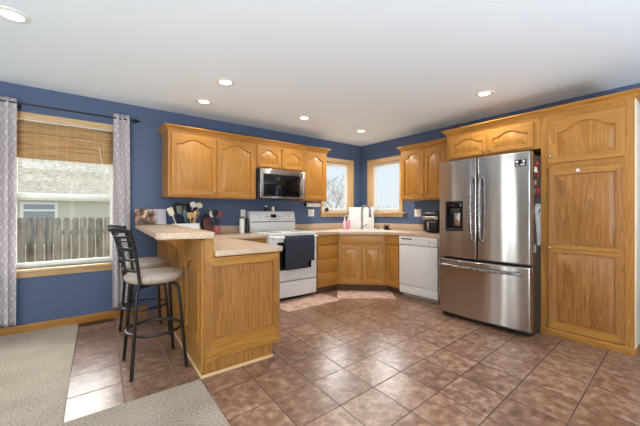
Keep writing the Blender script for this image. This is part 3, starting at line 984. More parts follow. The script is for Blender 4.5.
fx, fy = -.365, -.375
f = thing('faucet', 'chrome gooseneck faucet with pull-down spray head at the corner sink', 'faucet', (fx, fy, CT))
bm = bmesh.new(); lathe(bm, [(.030, 0), (.030, .010), (.022, .016), (.019, .06), (.016, .07)], seg=20); obj('base', bm, CHROME, f)
dx, dy = .26, -.965
P = [(0, 0, .06), (0, 0, .32)] + [(dx * .078 * (1 - math.cos(R(a))), dy * .078 * (1 - math.cos(R(a))), .32 + .085 * math.sin(R(a))) for a in range(15, 181, 15)]
e_ = (dx * .156, dy * .156)
bm = bmesh.new(); tube(bm, P + [(e_[0], e_[1], .28)], .017, 12); obj('spout', bm, CHROME, f)
bm = bmesh.new(); lathe(bm, [(.020, 0), (.023, .03), (.018, .075), (.0, .076)], (e_[0], e_[1], .205), 16); obj('spray_head', bm, CHROME, f)
bm = bmesh.new(); tube(bm, [(.018, -.0, .045), (.06, -.01, .055), (.10, -.02, .085)], [.008, .007, .006], 8); obj('lever', bm, CHROME, f)

# ------------------------------------------------------------------ stove
s = thing('stove', 'white freestanding electric stove below the microwave', 'stove', (-2.340, 0, 0))
bm = bmesh.new(); box(bm, 0.002, .758, -.640, -.02, .06, .895, .003); obj('body', bm, WHITE, s)
bm = bmesh.new(); box(bm, .02, .74, -.58, -.03, .0, .06); obj('base', bm, BLACK, s)
bm = bmesh.new(); box(bm, 0.0, .760, -.665, -.02, .895, .918, .006); obj('cooktop', bm, WHITE, s)
for (x, y, r) in ((.2, -.2, .085), (.56, -.2, .105), (.2, -.47, .105), (.56, -.47, .085)):
    bm = bmesh.new(); lathe(bm, [(r, 0), (r, .0012), (r - .012, .0013), (r - .014, .0008), (0, .0008)], (x, y, .9181), 32); obj('burner', bm, mat('pale_grey_burner_mark', srgb(170, 168, 164), .2), s)
bm = bmesh.new()
prism(bm, [(-.02, .905), (-.125, .905), (-.135, 1.05), (-.105, 1.195), (-.09, 1.21), (-.02, 1.21)], .002, .758, M=AX['yz'], bev=.004)
cp = obj('control_panel', bm, WHITE, s)
bm = bmesh.new(); box(bm, .015, .745, -.137, -.12, 1.050, 1.060); obj('panel_trim', bm, BLACK, cp)
TILT = Matrix.Translation((0, -.1235, 1.125)) @ Matrix.Rotation(R(-11.5), 4, 'X')
bm = bmesh.new(); box(bm, .335, .425, -.006, .003, -.010, .038, .002, M=TILT); obj('display', bm, GLASSBLK, cp)
bm = bmesh.new()
for k in range(6): box(bm, .300 + k * .03, .318 + k * .03, -.004, .003, -.045, -.030, .001, M=TILT)
for k in range(3): box(bm, .255 + k * .022, .268 + k * .022, -.004, .003, .0, .013, .001, M=TILT); box(bm, .445 + k * .022, .458 + k * .022, -.004, .003, .0, .013, .001, M=TILT)
obj('button', bm, mat('grey_button', srgb(170, 170, 172), .4), cp)
for x in (.085, .170, .590, .675):
    bm = bmesh.new(); lathe(bm, [(.026, 0), (.025, .012), (.018, .014), (.016, .026), (0, .027)], seg=18, M=TILT @ Matrix.Translation((x, -.001, .0)) @ Matrix.Rotation(R(90), 4, 'X')); obj('knob', bm, WHITE_PL, cp)
bm = bmesh.new(); box(bm, .006, .754, -.685, -.642, .285, .885, .008, 3)
od = obj('oven_door', bm, WHITE, s)
bm = bmesh.new(); box(bm, .115, .660, -.690, -.683, .430, .800, .003); obj('oven_window', bm, GLASSBLK, od)
bm = bmesh.new()
tube(bm, [(.025, -.725, .862), (.735, -.725, .862)], .014, 12)
box(bm, .03, .06, -.725, -.684, .850, .874, .004); box(bm, .70, .73, -.725, -.684, .850, .874, .004)
obj('handle', bm, WHITE_PL, od)
bm = bmesh.new(); box(bm, .006, .754, -.680, -.642, .065, .270, .008, 3); obj('drawer', bm, WHITE, s)

# towel over the oven handle: two layers
def cloth_strip(bm, x0, x1, pts, sk=0.0, nx=16, amp=.005, ph=0.0):
    rows = []
    for j, (y, z) in enumerate(pts):
        row = []
        for i in range(nx + 1):
            u = i / nx; x = x0 + (x1 - x0) * u
            w = amp * math.sin(u * 9 + ph) * min(1, j / 4)
            row.append(bm.verts.new((x + .002 * math.sin(j * .9 + u * 5), y + w, z)))
        rows.append(row)
    for a, b in zip(rows, rows[1:]):
        for i in range(nx): bm.faces.new([a[i], a[i + 1], b[i + 1], b[i]])


def solid(o, th):
    m = o.modifiers.new('thickness', 'SOLIDIFY'); m.thickness = th; m.offset = 0
    return o


tw = thing('kitchen_towel', 'charcoal towel draped over the oven door handle', 'towel', (-2.340, 0, 0))
for (xa, xb, zb, yo, nm) in ((.200, .560, .44, -.7485, 'front_layer'), (.40, .672, .53, -.7445, 'second_layer')):
    path = [(-.702, .72), (-.702, .80), (-.706, .862), (-.714, .879), (-.725, .884), (-.737, .879), (yo + .001, .862)] + [(yo, .862 - (.862 - zb) * k / 9) for k in range(1, 10)]
    bm = bmesh.new(); cloth_strip(bm, xa, xb, path, amp=.003, ph=xa * 9)
    solid(obj(nm, bm, TOWEL, tw), .004)

# ------------------------------------------------------------------ microwave
m_ = thing('microwave', 'stainless over-the-range microwave hung under the short cabinet', 'microwave', (-2.338, 0, 1.375))
bm = bmesh.new(); box(bm, 0, .760, -.360, -.002, 0, .418, .004); obj('body', bm, BLACK, m_)
bm = bmesh.new(); box(bm, .018, .760, -.405, -.361, .012, .415, .008, 3); dr = obj('door', bm, STEEL, m_)
bm = bmesh.new(); box(bm, .062, .660, -.410, -.402, .040, .345, .004); obj('door_window', bm, GLASSBLK, dr)
bm = bmesh.new(); tube(bm, [(.705, -.408, .365), (.703, -.432, .345), (.698, -.446, .28), (.695, -.450, .20), (.698, -.446, .12), (.703, -.432, .05), (.705, -.408, .030)], .011, 12); obj('handle', bm, STEEL, dr)
bm = bmesh.new(); box(bm, .02, .74, -.34, -.03, -.006, .001); obj('underside_vent', bm, DARKGREY, m_)

# ------------------------------------------------------------------ dishwasher
d = thing('dishwasher', 'white dishwasher between the narrow cabinet and the refrigerator', 'dishwasher', (0, -1.380, 0), R(-90))
bm = bmesh.new(); box(bm, .003, .607, -.60, -.01, .10, .858, .002); obj('body', bm, WHITE, d)
bm = bmesh.new(); box(bm, .004, .606, -.640, -.601, .185, .735, .006, 3); obj('door', bm, WHITE, d)
bm = bmesh.new(); box(bm, .004, .606, -.646, -.601, .740, .858, .006, 3); cp = obj('control_panel', bm, WHITE, d)
bm = bmesh.new(); box(bm, .045, .225, -.6475, -.645, .815, .832); bd = obj('badge', bm, DARKGREY, cp)
bm = bmesh.new()
for k in range(5): box(bm, .27 + k * .05, .305 + k * .05, -.6475, -.645, .820, .828)
obj('button', bm, mat('pale_grey_print', srgb(190, 188, 184), .5), cp)
bm = bmesh.new(); lathe(bm, [(.022, 0), (.020, .012), (0, .014)], seg=16, M=Matrix.Translation((.49, -.646, .795)) @ Matrix.Rotation(R(90), 4, 'X')); obj('dial', bm, mat('light_grey_dial', srgb(205, 203, 198), .4), cp)
bm = bmesh.new(); box(bm, .004, .606, -.632, -.601, .065, .178, .004); obj('lower_panel', bm, WHITE, d)
bm = bmesh.new(); box(bm, .01, .60, -.56, -.02, 0, .10); obj('toe_kick', bm, mat('beige_toe_panel', srgb(170, 160, 150), .5), d)

# ------------------------------------------------------------------ refrigerator
r = thing('refrigerator', 'stainless french door refrigerator with ice dispenser and bottom freezer drawer', 'refrigerator', (0, -2.198, 0), R(-90))
FW = .932
bm = bmesh.new(); box(bm, .006, FW - .006, -.860, -.04, .035, 1.745, .004); obj('body', bm, DARKGREY, r)
bm = bmesh.new(); box(bm, .02, FW - .02, -.90, -.06, 0.012, .05); obj('kick_plate', bm, BLACK, r)
bm = bmesh.new()
for x in (.06, FW - .06):
    for y in (-.85, -.12): lathe(bm, [(.022, 0), (.022, .02)], (x, y, 0), 12)
obj('foot', bm, BLACK, r)


def curved_door(bm, x0, x1, z0, z1, yb, yf, bulge, hole=None):
    """door front bowed outwards over the full fridge width; hole = (x0,x1,z0,z1) left open"""
    xs = [x0 + .0, x0 + .004, x0 + .012] + [x0 + .012 + (x1 - x0 - .024) * i / 14 for i in range(1, 14)] + [x1 - .012, x1 - .004, x1]
    zs = [z0, z0 + .004, z0 + .012, (z0 + z1) / 2, z1 - .012, z1 - .004, z1]
    if hole:
        xs = sorted([x for x in xs if abs(x - hole[0]) > .012 and abs(x - hole[1]) > .012] + [hole[0], hole[1]])
        zs = sorted(zs + [hole[2], hole[3]])

    def yy(x, z):
        c_ = (x - FW / 2) / (FW / 2); v = yf - bulge * (1 - c_ * c_)
        e = min(x - x0, x1 - x, z - z0, z1 - z)
        if e < .0001: v += .012
        elif e < .006: v += .004
        return v
    G = [[bm.verts.new((x, yy(x, z), z)) for x in xs] for z in zs]
    for j in range(len(zs) - 1):
        for i in range(len(xs) - 1):
            if hole and hole[0] - 1e-6 <= xs[i] and xs[i + 1] <= hole[1] + 1e-6 and hole[2] - 1e-6 <= zs[j] and zs[j + 1] <= hole[3] + 1e-6: continue
            bm.faces.new([G[j][i], G[j][i + 1], G[j + 1][i + 1], G[j + 1][i]])
    bo = [G[0][i] for i in range(len(xs))] + [G[j][-1] for j in range(1, len(zs))] + [G[-1][i] for i in range(len(xs) - 2, -1, -1)] + [G[j][0] for j in range(len(zs) - 2, 0, -1)]
    bk = [bm.verts.new((v.co.x, yb, v.co.z)) for v in bo]
    for k in range(len(bo)): bm.faces.new([bo[k], bo[(k + 1) % len(bo)], bk[(k + 1) % len(bo)], bk[k]])
    bm.faces.new(bk)


HO = (.093, .293, .985, 1.312)
bm = bmesh.new(); curved_door(bm, 0, .441, .690, 1.766, -.862, -.945, .026, HO); dl = obj('door', bm, STEEL, r, 25)
bm = bmesh.new(); curved_door(bm, .453, FW, .690, 1.766, -.862, -.945, .026); d2 = obj('door', bm, STEEL, r, 25)
bm = bmesh.new(); curved_door(bm, 0, FW, .055, .668, -.862, -.945, .026); d3 = obj('freezer_drawer', bm, STEEL, r, 25)
for (dd, x) in ((dl, .402), (d2, .492)):
    bm = bmesh.new()
    tube(bm, [(x, -.965, 1.56), (x, -1.000, 1.545), (x, -1.016, 1.48), (x, -1.022, 1.22), (x, -1.016, .96), (x, -1.000, .90), (x, -.965, .885)], .014, 12)
    obj('handle', bm, HANDLE, dd)
bm = bmesh.new()
tube(bm, [(.055, -.945, .600), (.060, -.985, .600)] + [(.07 + .772 * k / 8, -.992 - .030 * math.sin(math.pi * k / 8), .600) for k in range(9)] + [(.852, -.985, .600), (.857, -.945, .600)], .014, 12)
obj('handle', bm, HANDLE, d3)
# dispenser: recessed niche
bm = bmesh.new()
yF, yI = -.962, -.885
t = bmesh.new(); box(t, HO[0] - .004, HO[1] + .004, yI, yI + .006, HO[2] - .004, HO[3] + .004); merge(bm, t)
for (a, b_, c_, d_) in ((HO[0] - .003, HO[0] + .008, HO[2], HO[3]), (HO[1] - .008, HO[1] + .003, HO[2], HO[3]), (HO[0], HO[1], HO[2] - .003, HO[2] + .010), (HO[0], HO[1], HO[3] - .010, HO[3] + .003)):
    box(bm, a, b_, yF - .006, yI, c_, d_, .001, 1)
nn = obj('dispenser_niche', bm, BLACK, dl)
bm = bmesh.new(); box(bm, HO[0] + .008, HO[1] - .008, yF - .002, yI, 1.235, HO[3] - .010, .003); obj('dispenser_panel', bm, GLASSBLK, nn)
bm = bmesh.new(); box(bm, .145, .250, yF + .005, yI - .006, 1.195, 1.238, .006); obj('nozzle', bm, DARKGREY, nn)
bm = bmesh.new(); box(bm, .158, .232, yI - .026, yI - .002, 1.035, 1.195, .006); obj('paddle', bm, NICKEL, nn)
bm = bmesh.new(); box(bm, HO[0] + .008, HO[1] - .008, yF, yI, HO[2] + .008, HO[2] + .022, .003); obj('drip_tray', bm, DARKGREY, nn)
# emblem and feature sticker on the right door
def door_y(x): 
    c_ = (x - FW / 2) / (FW / 2); return -.945 - .026 * (1 - c_ * c_)
bm = bmesh.new()
for k in range(7): box(bm, .590 + k * .010, .597 + k * .010, door_y(.62) - .0015, door_y(.62) + .004, 1.650, 1.660)
obj('emblem', bm, NICKEL, d2)
bm = bmesh.new(); box(bm, .805, .902, -.9585, -.944, 1.628, 1.690, .001, 1); st = obj('feature_sticker', bm, BLACK, d2); st['label'] = 'small black sticker with white marks'
bm = bmesh.new()
lathe(bm, [(.012, 0), (.012, .001), (0, .001)], seg=14, M=Matrix.Translation((.824, -.9585, 1.672)) @ Matrix.Rotation(R(90), 4, 'X'))
lathe(bm, [(.012, 0), (.012, .001), (0, .001)], seg=14, M=Matrix.Translation((.882, -.9585, 1.672)) @ Matrix.Rotation(R(90), 4, 'X'))
box(bm, .814, .842, -.960, -.958, 1.638, 1.644); box(bm, .856, .892, -.960, -.958, 1.636, 1.650)
obj('sticker_print', bm, WHITE_PL, st)

# magnets on the fridge's dark side (world y = -3.134)
SY = -2.198 - (FW - .006)


def magnet(label, x, z, w, h, m, name='magnet', cat='magnet', th=.008):
    bm = bmesh.new(); box(bm, -w / 2, w / 2, -th, 0, -h / 2, h / 2, min(.003, th / 3))
    o = obj(name, bm, m, loc=(x, SY - .0005, z)); tag(o, label, cat, 'magnets on the refrigerator side' if cat == 'magnet' else None)


magnet('red magnet highest on the dark refrigerator side', -.765, 1.665, .05, .035, RED)
magnet('white magnet under the topmost red one on the refrigerator side', -.80, 1.60, .06, .05, WHITE_PL)
magnet('red oval magnet beside the white one on the refrigerator side', -.735, 1.565, .035, .06, RED)
magnet('pale grey clip magnet at mid height on the refrigerator side', -.80, 1.475, .06, .045, NICKEL)
magnet('lower red magnet just above the hanging white oven mitt', -.745, 1.40, .06, .05, RED)
magnet('dark teal magnet left of the lower red one on the refrigerator side', -.83, 1.395, .035, .05, TEAL)
magnet('small grey square card held low on the refrigerator side', -.815, .840, .06, .075, mat('grey_card', srgb(150, 152, 155), .6), 'card', 'card', .003)
mt = thing('oven_mitt', 'white oven mitt hanging on the refrigerator side next to the pantry', 'oven mitt', (-.76, SY - .001, .0))
bm = bmesh.new(); prism(bm, [(-.07, 1.20), (-.062, 1.255), (-.03, 1.275), (-.01, 1.262), (.02, 1.275), (.05, 1.262), (.055, 1.21), (.04, 1.14), (.05, 1.0), (.045, .90), (.022, .862), (-.002, .88), (-.03, 1.05), (-.055, 1.13)], -.022, -.001, M=AX['xz'], bev=.005); obj('mitt', bm, fabric('white_quilted_cloth', (150, 148, 148), (196, 194, 192), 60), mt)
bm = bmesh.new(); prism(bm, [(-.012, 1.185), (.018, 1.19), (.02, 1.225), (-.008, 1.22)], -.025, -.0215, M=AX['xz']); obj('patch', bm, BLACK, mt)

# things beside the pantry at the right edge of the picture
o = bmesh.new(); box(o, -.30, -.02, -.035, -.003, 0.0, 1.98, .004)
b = obj('board', o, oak('dark_brown_board', 'z', (84, 50, 34), (124, 82, 58)), loc=(-.07, -3.800, 0)); tag(b, 'dark brown board standing against the side of the pantry', 'board')
bm = bmesh.new(); lathe(bm, [(.035, 0), (.05, .012), (.058, .05), (.054, .05), (.045, .015), (0, .01)], seg=24)
b = obj('pet_bowl', bm, WHITE_PL, loc=(-.52, -3.900, 0)); tag(b, 'small white bowl on the floor beside the pantry', 'bowl')

# ------------------------------------------------------------------ window dressing
def curtain(label, x0, x1, flare, folds, z0, z1, seed):
    bm = bmesh.new(); uvl = bm.loops.layers.uv.new('UVMap'); NXc, NZc = 72, 40
    rnd = random.Random(seed); G = []; UV = {}
    ph = rnd.uniform(0, 6)
    for j in range(NZc + 1):
        v = j / NZc; z = z0 + (z1 - z0) * v
        a0 = x0 - flare[0] * (1 - v); a1 = x1 + flare[1] * (1 - v)
        row = []; L_ = 0; prev = None
        for i in range(NXc + 1):
            u = i / NXc
            amp = .024 * (.7 + .3 * math.sin(v * 3 + seed))
            y = -.088 + amp * math.sin(2 * math.pi * folds * u + ph + .4 * math.sin(v * 4)) + .006 * math.sin(u * 31 + v * 7)
            x = a0 + (a1 - a0) * u + .006 * math.sin(2 * math.pi * folds * u * 2 + v)
            p = Vector((x, y, z))
            if prev is not None: L_ += (p - prev).length
            prev = p
            vt = bm.verts.new(p); UV[vt] = (L_, z); row.append(vt)
        G.append(row)
    for j in range(NZc):
        for i in range(NXc):
            f = bm.faces.new([G[j][i], G[j][i + 1], G[j + 1][i + 1], G[j + 1][i]])
            for lp in f.loops: lp[uvl].uv = UV[lp.vert]
    o = obj('curtain', bm, CURTAIN); solid(o, .002)
    tag(o, label, 'curtain', 'grey lattice curtains')


curtain('left grey lattice patterned curtain panel at the picture edge', -5.02, -4.735, (.03, .0), 4.5, .112, 2.275, 1)
curtain('right grey lattice patterned curtain panel near the bar stools', -3.960, -3.800, (.005, .01), 3.2, .125, 2.285, 2)
rd = thing('curtain_rod', 'thin dark curtain rod with pointed finials above the bamboo shade', 'curtain rod', (-4.4, -.088, 2.235))
bm = bmesh.new(); tube(bm, [(-.70, 0, 0), (.63, 0, 0)], .008, 10); obj('rod', bm, BLACKMET, rd)
for sx, sg in ((.63, 1), (-.70, -1)):
    bm = bmesh.new(); lathe(bm, [(.009, 0), (.020, .008), (.024, .022), (.016, .036), (.012, .045), (.006, .07), (0, .082)], seg=14, M=Matrix.Translation((sx, 0, 0)) @ Matrix.Rotation(R(90 * sg), 4, 'Y')); obj('finial', bm, BLACKMET, rd)
for x in (-.32, .59, -.62):
    bm = bmesh.new(); box(bm, x - .006, x + .006, 0.0, .087, -.012, -.004, .001, 1); box(bm, x - .012, x + .012, .082, .088, -.035, .025); obj('bracket', bm, BLACKMET, rd)

bl = thing('bamboo_shade', 'woven bamboo roman shade half raised in the curtained window', 'window shade', (-4.36, 0, 0))
bm = bmesh.new()
zs = [2.10, 2.06, 2.055, 2.02, 1.985, 1.98, 1.93, 1.925, 1.87, 1.865, 1.82, 1.815, 1.76, 1.735]
ys = [.008, .004, -.012, -.012, -.010, .004, .004, -.006, -.004, .006, .004, -.008, -.008, -.004]
rows = [[bm.verts.new((-.425 + .85 * i / 10, y, z)) for i in range(11)] for y, z in zip(ys, zs)]
for a, b_ in zip(rows, rows[1:]):
    for i in range(10): bm.faces.new([a[i], a[i + 1], b_[i + 1], b_[i]])
solid(obj('woven_panel', bm, BAMBOO, bl), .006)
bm = bmesh.new(); box(bm, -.425, .425, .005, .030, 2.055, 2.105, .004); obj('headrail', bm, BAMBOO, bl)
bm = bmesh.new(); box(bm, -.425, .425, -.016, .004, 1.725, 1.752, .005); obj('bottom_fold', bm, BAMBOO, bl)
bm = bmesh.new(); tube(bm, [(.28, -.022, 1.90), (.31, -.022, 1.70), (.345, -.022, 1.56)], .003, 6); lathe(bm, [(.004, .03), (.008, 0), (0, -.002)], (.345, -.022, 1.535), 8); obj('cord', bm, WHITE_PL, bl)

# floor register
bm = bmesh.new(); box(bm, -.15, .15, -.055, .055, 0, .006, .002)
for k in range(12): box(bm, -.135 + k * .0235, -.128 + k * .0235, -.045, .045, .005, .009)
o = obj('floor_register', bm, mat('brown_register', srgb(92, 66, 44), .5, .3), loc=(-4.10, -.082, .0)); tag(o, 'brown metal floor register beside the baseboard under the window', 'vent')

# ------------------------------------------------------------------ rugs
bm = bmesh.new(); box(bm, -.43, .43, -.24, .24, 0, .012, .005)
o = obj('rug', bm, RUG, loc=(-1.87, -.82, .0)); tag(o, 'pinkish beige mat on the tiles in front of the stove', 'rug', 'kitchen mats')
bm = bmesh.new(); box(bm, -.40, .40, -.21, .21, 0, .012, .005)
o = obj('rug', bm, RUG, loc=(-.985, -1.05, .0)); o.rotation_euler = (0, 0, R(-41)); tag(o, 'pinkish beige mat lying diagonally in front of the sink cabinet', 'rug', 'kitchen mats')


# ------------------------------------------------------------------ bar stools
def bar_stool(label, loc, rz, back_rz):
    s = thing('bar_stool', label, 'bar stool', loc, rz, 'black metal bar stools')
    legs = []
    for sx in (-1, 1):
        for sy in (-1, 1):
            bm = bmesh.new()
            tube(bm, [(sx * .09, sy * .09, .638), (sx * .125, sy * .125, .632), (sx * .142, sy * .142, .60), (sx * .150, sy * .155, .5), (sx * .185, sy * .205, .0)], .0125, 10)
            obj('leg', bm, BLACKMET, s)
    bm = bmesh.new(); tube(bm, [(.0, 0, .628), (.0, 0, .655)], .10, 24); obj('seat_plate', bm, BLACKMET, s)
    bm = bmesh.new(); tube(bm, [(.192 * math.cos(a), .200 * math.sin(a), .285) for a in [2 * math.pi * k / 36 for k in range(36)]], .011, 8, True)
    obj('foot_ring', bm, BLACKMET, s)
    bm = bmesh.new(); lathe(bm, [(.0, .655), (.17, .655), (.196, .666), (.210, .688), (.207, .705), (.188, .722), (.12, .733), (0, .736)], seg=40)
    obj('seat', bm, SEATFAB, s, 60)
    # back: local -x side, swivelled a little
    S = Matrix.Rotation(back_rz, 4, 'Z')
    ups = []
    bm = bmesh.new()
    for sy in (-1, 1):
        P = [(-.09, sy * .10, .642), (-.14, sy * .13, .642), (-.165, sy * .145, .668), (-.178, sy * .140, .80), (-.196, sy * .150, .90), (-.222, sy * .160, 1.0), (-.245, sy * .165, 1.055)]
        P = [S @ Vector(q) for q in P]; ups.append(P); tube(bm, P, .012, 10)
    bf = obj('back_frame', bm, BLACKMET, s)
    bm = bmesh.new()
    A, B = ups[0][-1], ups[1][-1]
    out = (S @ Vector((-1, 0, 0)))
    arc = [A + (B - A) * t + out * .045 * math.sin(math.pi * t) + Vector((0, 0, .012 * math.sin(math.pi * t))) for t in [i / 12 for i in range(13)]]
    tube(bm, [A - (B - A).normalized() * .02] + arc + [B + (B - A).normalized() * .02], .013, 10)
    for q in (A - (B - A).normalized() * .02, B + (B - A).normalized() * .02): lathe(bm, [(0, -.018), (.013, -.012), (.018, 0), (.013, .012), (0, .018)], q, 12)
    obj('top_rail', bm, BLACKMET, s)
    for z in (.76, .84, .925, 1.01):
        e = []
        for P in ups:
            for a, b in zip(P, P[1:]):
                if a.z <= z <= b.z: e.append(a + (b - a) * (z - a.z) / (b.z - a.z)); break
        bm = bmesh.new()
        arc = [e[0] + (e[1] - e[0]) * t + out * .035 * math.sin(math.pi * t) for t in [i / 8 for i in range(9)]]
        tube(bm, arc, .009, 8)
        if z < 1.0:
            for t in ((.33, .67) if int(z * 100) % 2 else (.5,)):
                q = e[0] + (e[1] - e[0]) * t + out * .033 * math.sin(math.pi * t)
                tube(bm, [q, q + Vector((0, 0, .083)) + out * .012], .008, 8)
        obj('rung', bm, BLACKMET, s)
    return s


bar_stool('black metal bar stool with taupe round seat nearer the camera', (-3.805, -1.485, 0), 0, R(13))
bar_stool('black metal bar stool with taupe round seat farther along the bar', (-3.752, -.735, 0), 0, R(13))


# ------------------------------------------------------------------ downlights
def downlight(label, x, y, watts=LAMP_W):
    t = thing('recessed_light', label, 'ceiling light', (x, y, H), 0, 'recessed ceiling lights')
    bm = bmesh.new(); lathe(bm, [(.092, 0), (.092, -.004), (.080, -.009), (.062, -.007), (.056, -.001)], seg=32); obj('trim_ring', bm, WHITE_PL, t)
    bm = bmesh.new(); lathe(bm, [(.0, -.001), (.055, -.001), (.055, -.004), (0, -.004)], seg=28); obj('lens', bm, LENS, t)
    d = bpy.data.lights.new('downlight_lamp', 'AREA'); d.shape = 'DISK'; d.size = .10; d.energy = watts; d.color = (1, .95, .87); d.spread = R(150)
    o = bpy.data.objects.new('downlight_lamp', d); C.objects.link(o); o.parent = t; o.location = (0, 0, -.012)


downlight('recessed ceiling light nearest the camera at the top left', -4.619, -1.47)
downlight('recessed ceiling light above the end of the peninsula', -3.155, -1.30)
downlight('recessed ceiling light above the large left wall cabinet', -3.142, -.63, 3.2)
downlight('recessed ceiling light in front of the microwave', -1.896, -.82, 8)
downlight('recessed ceiling light over the corner sink', -.819, -.80, 14)
downlight('recessed ceiling light in front of the refrigerator', -.895, -2.69, 6)


# ------------------------------------------------------------------ small things
# picture board leaning on the wall, on the bar
bm = bmesh.new(); box(bm, -.165, .165, -.005, .005, 0, .185, .002)
o = obj('picture_board', bm, PICTURE, loc=(-3.575, -.062, 1.047)); o.rotation_euler = (R(-12), 0, 0)
tag(o, 'dark and white printed board leaning on the wall at the bar end', 'picture')


def crock(name, label, cat, x, y, r, h, m, sq_=False):
    bm = bmesh.new()
    if sq_:
        box(bm, -r, r, -.055, .055, 0, .008, .002)
        for a in ((-r, -r + .008, -.055, .055), (r - .008, r, -.055, .055), (-r + .008, r - .008, -.055, -.047), (-r + .008, r - .008, .047, .055)): box(bm, *a, .008, h, .002)
    else:
        lathe(bm, [(0, 0), (r * .9, 0), (r, .015), (r, h - .006), (r * .97, h), (r * .88, h), (r * .88, .012), (0, .012)], seg=28)
    o = obj(name, bm, m, loc=(x, y, CT)); tag(o, label, cat); return o


crock('utensil_box', 'white rectangular box packed with cooking utensils beside the bar', 'container', -3.20, -.125, .150, .148, WHITE_PL, True)
crock('utensil_crock', 'pink crock of dark handled tools on the lower counter', 'container', -2.815, -.135, .050, .115, PINK)


def utensil(name, label, base, tip, kind, m, hm=None, cat='utensil', group='cooking utensils in the white box'):
    b_, t_ = Vector(base), Vector(tip); d_ = (t_ - b_); L_ = d_.length; d_.normalize()
    o = thing(name, label, cat, base, 0, group)
    u = Vector((1, 0, 0)); u = (u - d_ * u.dot(d_)).normalized(); w = d_.cross(u)
    M = Matrix(((u.x, w.x, d_.x, 0), (u.y, w.y, d_.y, 0), (u.z, w.z, d_.z, 0), (0, 0, 0, 1)))
    hl = L_ * .70
    bm = bmesh.new(); lathe(bm, [(0, 0), (.006, .002), (.007, hl * .4), (.0055, hl), (0, hl + .002)], seg=10, M=M); obj('handle', bm, hm or m, o)
    bm = bmesh.new(); hh = L_ - hl; K = M @ Matrix.Translation((0, 0, hl))
    if kind == 'spatula':
        prism(bm, [(-.006, 0), (.006, 0), (.032, .025), (.034, hh), (-.034, hh), (-.032, .025)], -.003, .003, M=K @ AX['xz'], bev=.001)
    elif kind == 'spoon':
        t = bmesh.new(); bmesh.ops.create_uvsphere(t, u_segments=16, v_segments=10, radius=1)
        for v in t.verts: v.co = Vector((v.co.x * .030, v.co.y * .008 + .010 * (v.co.x ** 2), v.co.z * hh * .5 + hh * .5))
        merge(bm, t, 0, K)
    elif kind == 'ladle':
        lathe(bm, [(0, -.03), (.025, -.024), (.037, -.008), (.040, .006), (.037, .006), (.030, -.008), (0, -.022)], (0, 0, 0), 20, M=K @ Matrix.Translation((0, -.02, hh * .55)) @ Matrix.Rotation(R(70), 4, 'X'))
        tube(bm, [K @ Vector((0, 0, -.005)), K @ Vector((0, -.004, hh * .3))], .005, 8)
    elif kind == 'whisk':
        for a in range(4):
            ca, sa = math.cos(a * math.pi / 4), math.sin(a * math.pi / 4)
            tube(bm, [K @ Vector((.028 * math.sin(math.pi * s_) * ca * (1 if s_ <= 1 else -1), .028 * math.sin(math.pi * s_) * sa, hh * (s_ if s_ <= 1 else 2 - s_))) for s_ in [i / 10 for i in range(21)]], .0016, 5)
    elif kind == 'tongs':
        for sx in (-1, 1): tube(bm, [K @ Vector((0, 0, 0)), K @ Vector((sx * .012, 0, hh * .5)), K @ Vector((sx * .016, 0, hh))], [.004, .007, .009], 8)
    obj('head', bm, m, o)


ZB = CT + .012
U = [
    ('spatula', 'cream spatula leaning far left out of the white utensil box', (-3.26, -.12, ZB), (-3.395, -.14, 1.245), 'spatula', CREAM, CREAM),
    ('cooking_spoon', 'black spoon standing behind the cream spatula in the box', (-3.25, -.10, ZB), (-3.335, -.09, 1.29), 'spoon', BLACK, BLACK),
    ('spatula', 'grey green spatula near the left of the white utensil box', (-3.22, -.13, ZB), (-3.285, -.13, 1.27), 'spatula', GREEN, BLACK),
    ('whisk', 'steel whisk standing upright in the white utensil box', (-3.20, -.14, ZB), (-3.235, -.15, 1.235), 'whisk', NICKEL, TEAL),
    ('cooking_spoon', 'teal spoon in the middle of the white utensil box', (-3.18, -.15, ZB), (-3.215, -.17, 1.20), 'spoon', TEAL, TEAL),
    ('spatula', 'black slotted turner at the middle of the utensil box', (-3.18, -.09, ZB), (-3.185, -.09, 1.29), 'spatula', BLACK, BLACK),
    ('ladle', 'white ladle standing tallest in the utensil box', (-3.16, -.11, ZB), (-3.115, -.14, 1.345), 'ladle', WHITE_PL, BLACK),
    ('cooking_spoon', 'tan wooden spoon leaning right in the utensil box', (-3.17, -.15, ZB), (-3.085, -.17, 1.215), 'spoon', TAN, TAN),
    ('cooking_spoon', 'black spoon between the wooden spoon and white ladle', (-3.15, -.09, ZB), (-3.075, -.09, 1.27), 'spoon', BLACK, BLACK),
    ('ladle', 'cream ladle leaning far right out of the utensil box', (-3.13, -.12, ZB), (-3.030, -.13, 1.335), 'ladle', CREAM, CREAM),
    ('tongs', 'steel tongs at the right end of the utensil box', (-3.12, -.10, ZB), (-3.045, -.11, 1.20), 'tongs', NICKEL, NICKEL),
]
U += [
    ('spatula', 'black turner at the back left of the utensil box', (-3.24, -.09, ZB), (-3.300, -.075, 1.31), 'spatula', BLACK, BLACK),
    ('cooking_spoon', 'black spoon rising highest behind the teal spoon', (-3.20, -.085, ZB), (-3.230, -.075, 1.30), 'spoon', BLACK, BLACK),
    ('spatula', 'black flat turner behind the white ladle', (-3.15, -.085, ZB), (-3.140, -.070, 1.30), 'spatula', BLACK, BLACK),
    ('spatula', 'tan wooden spatula crossing the middle of the utensil box', (-3.14, -.15, ZB), (-3.165, -.17, 1.19), 'spatula', TAN, TAN),
]
for (nm, lb, a, b_, k, m, hm) in U: utensil(nm, lb, a, b_, k, m, hm)

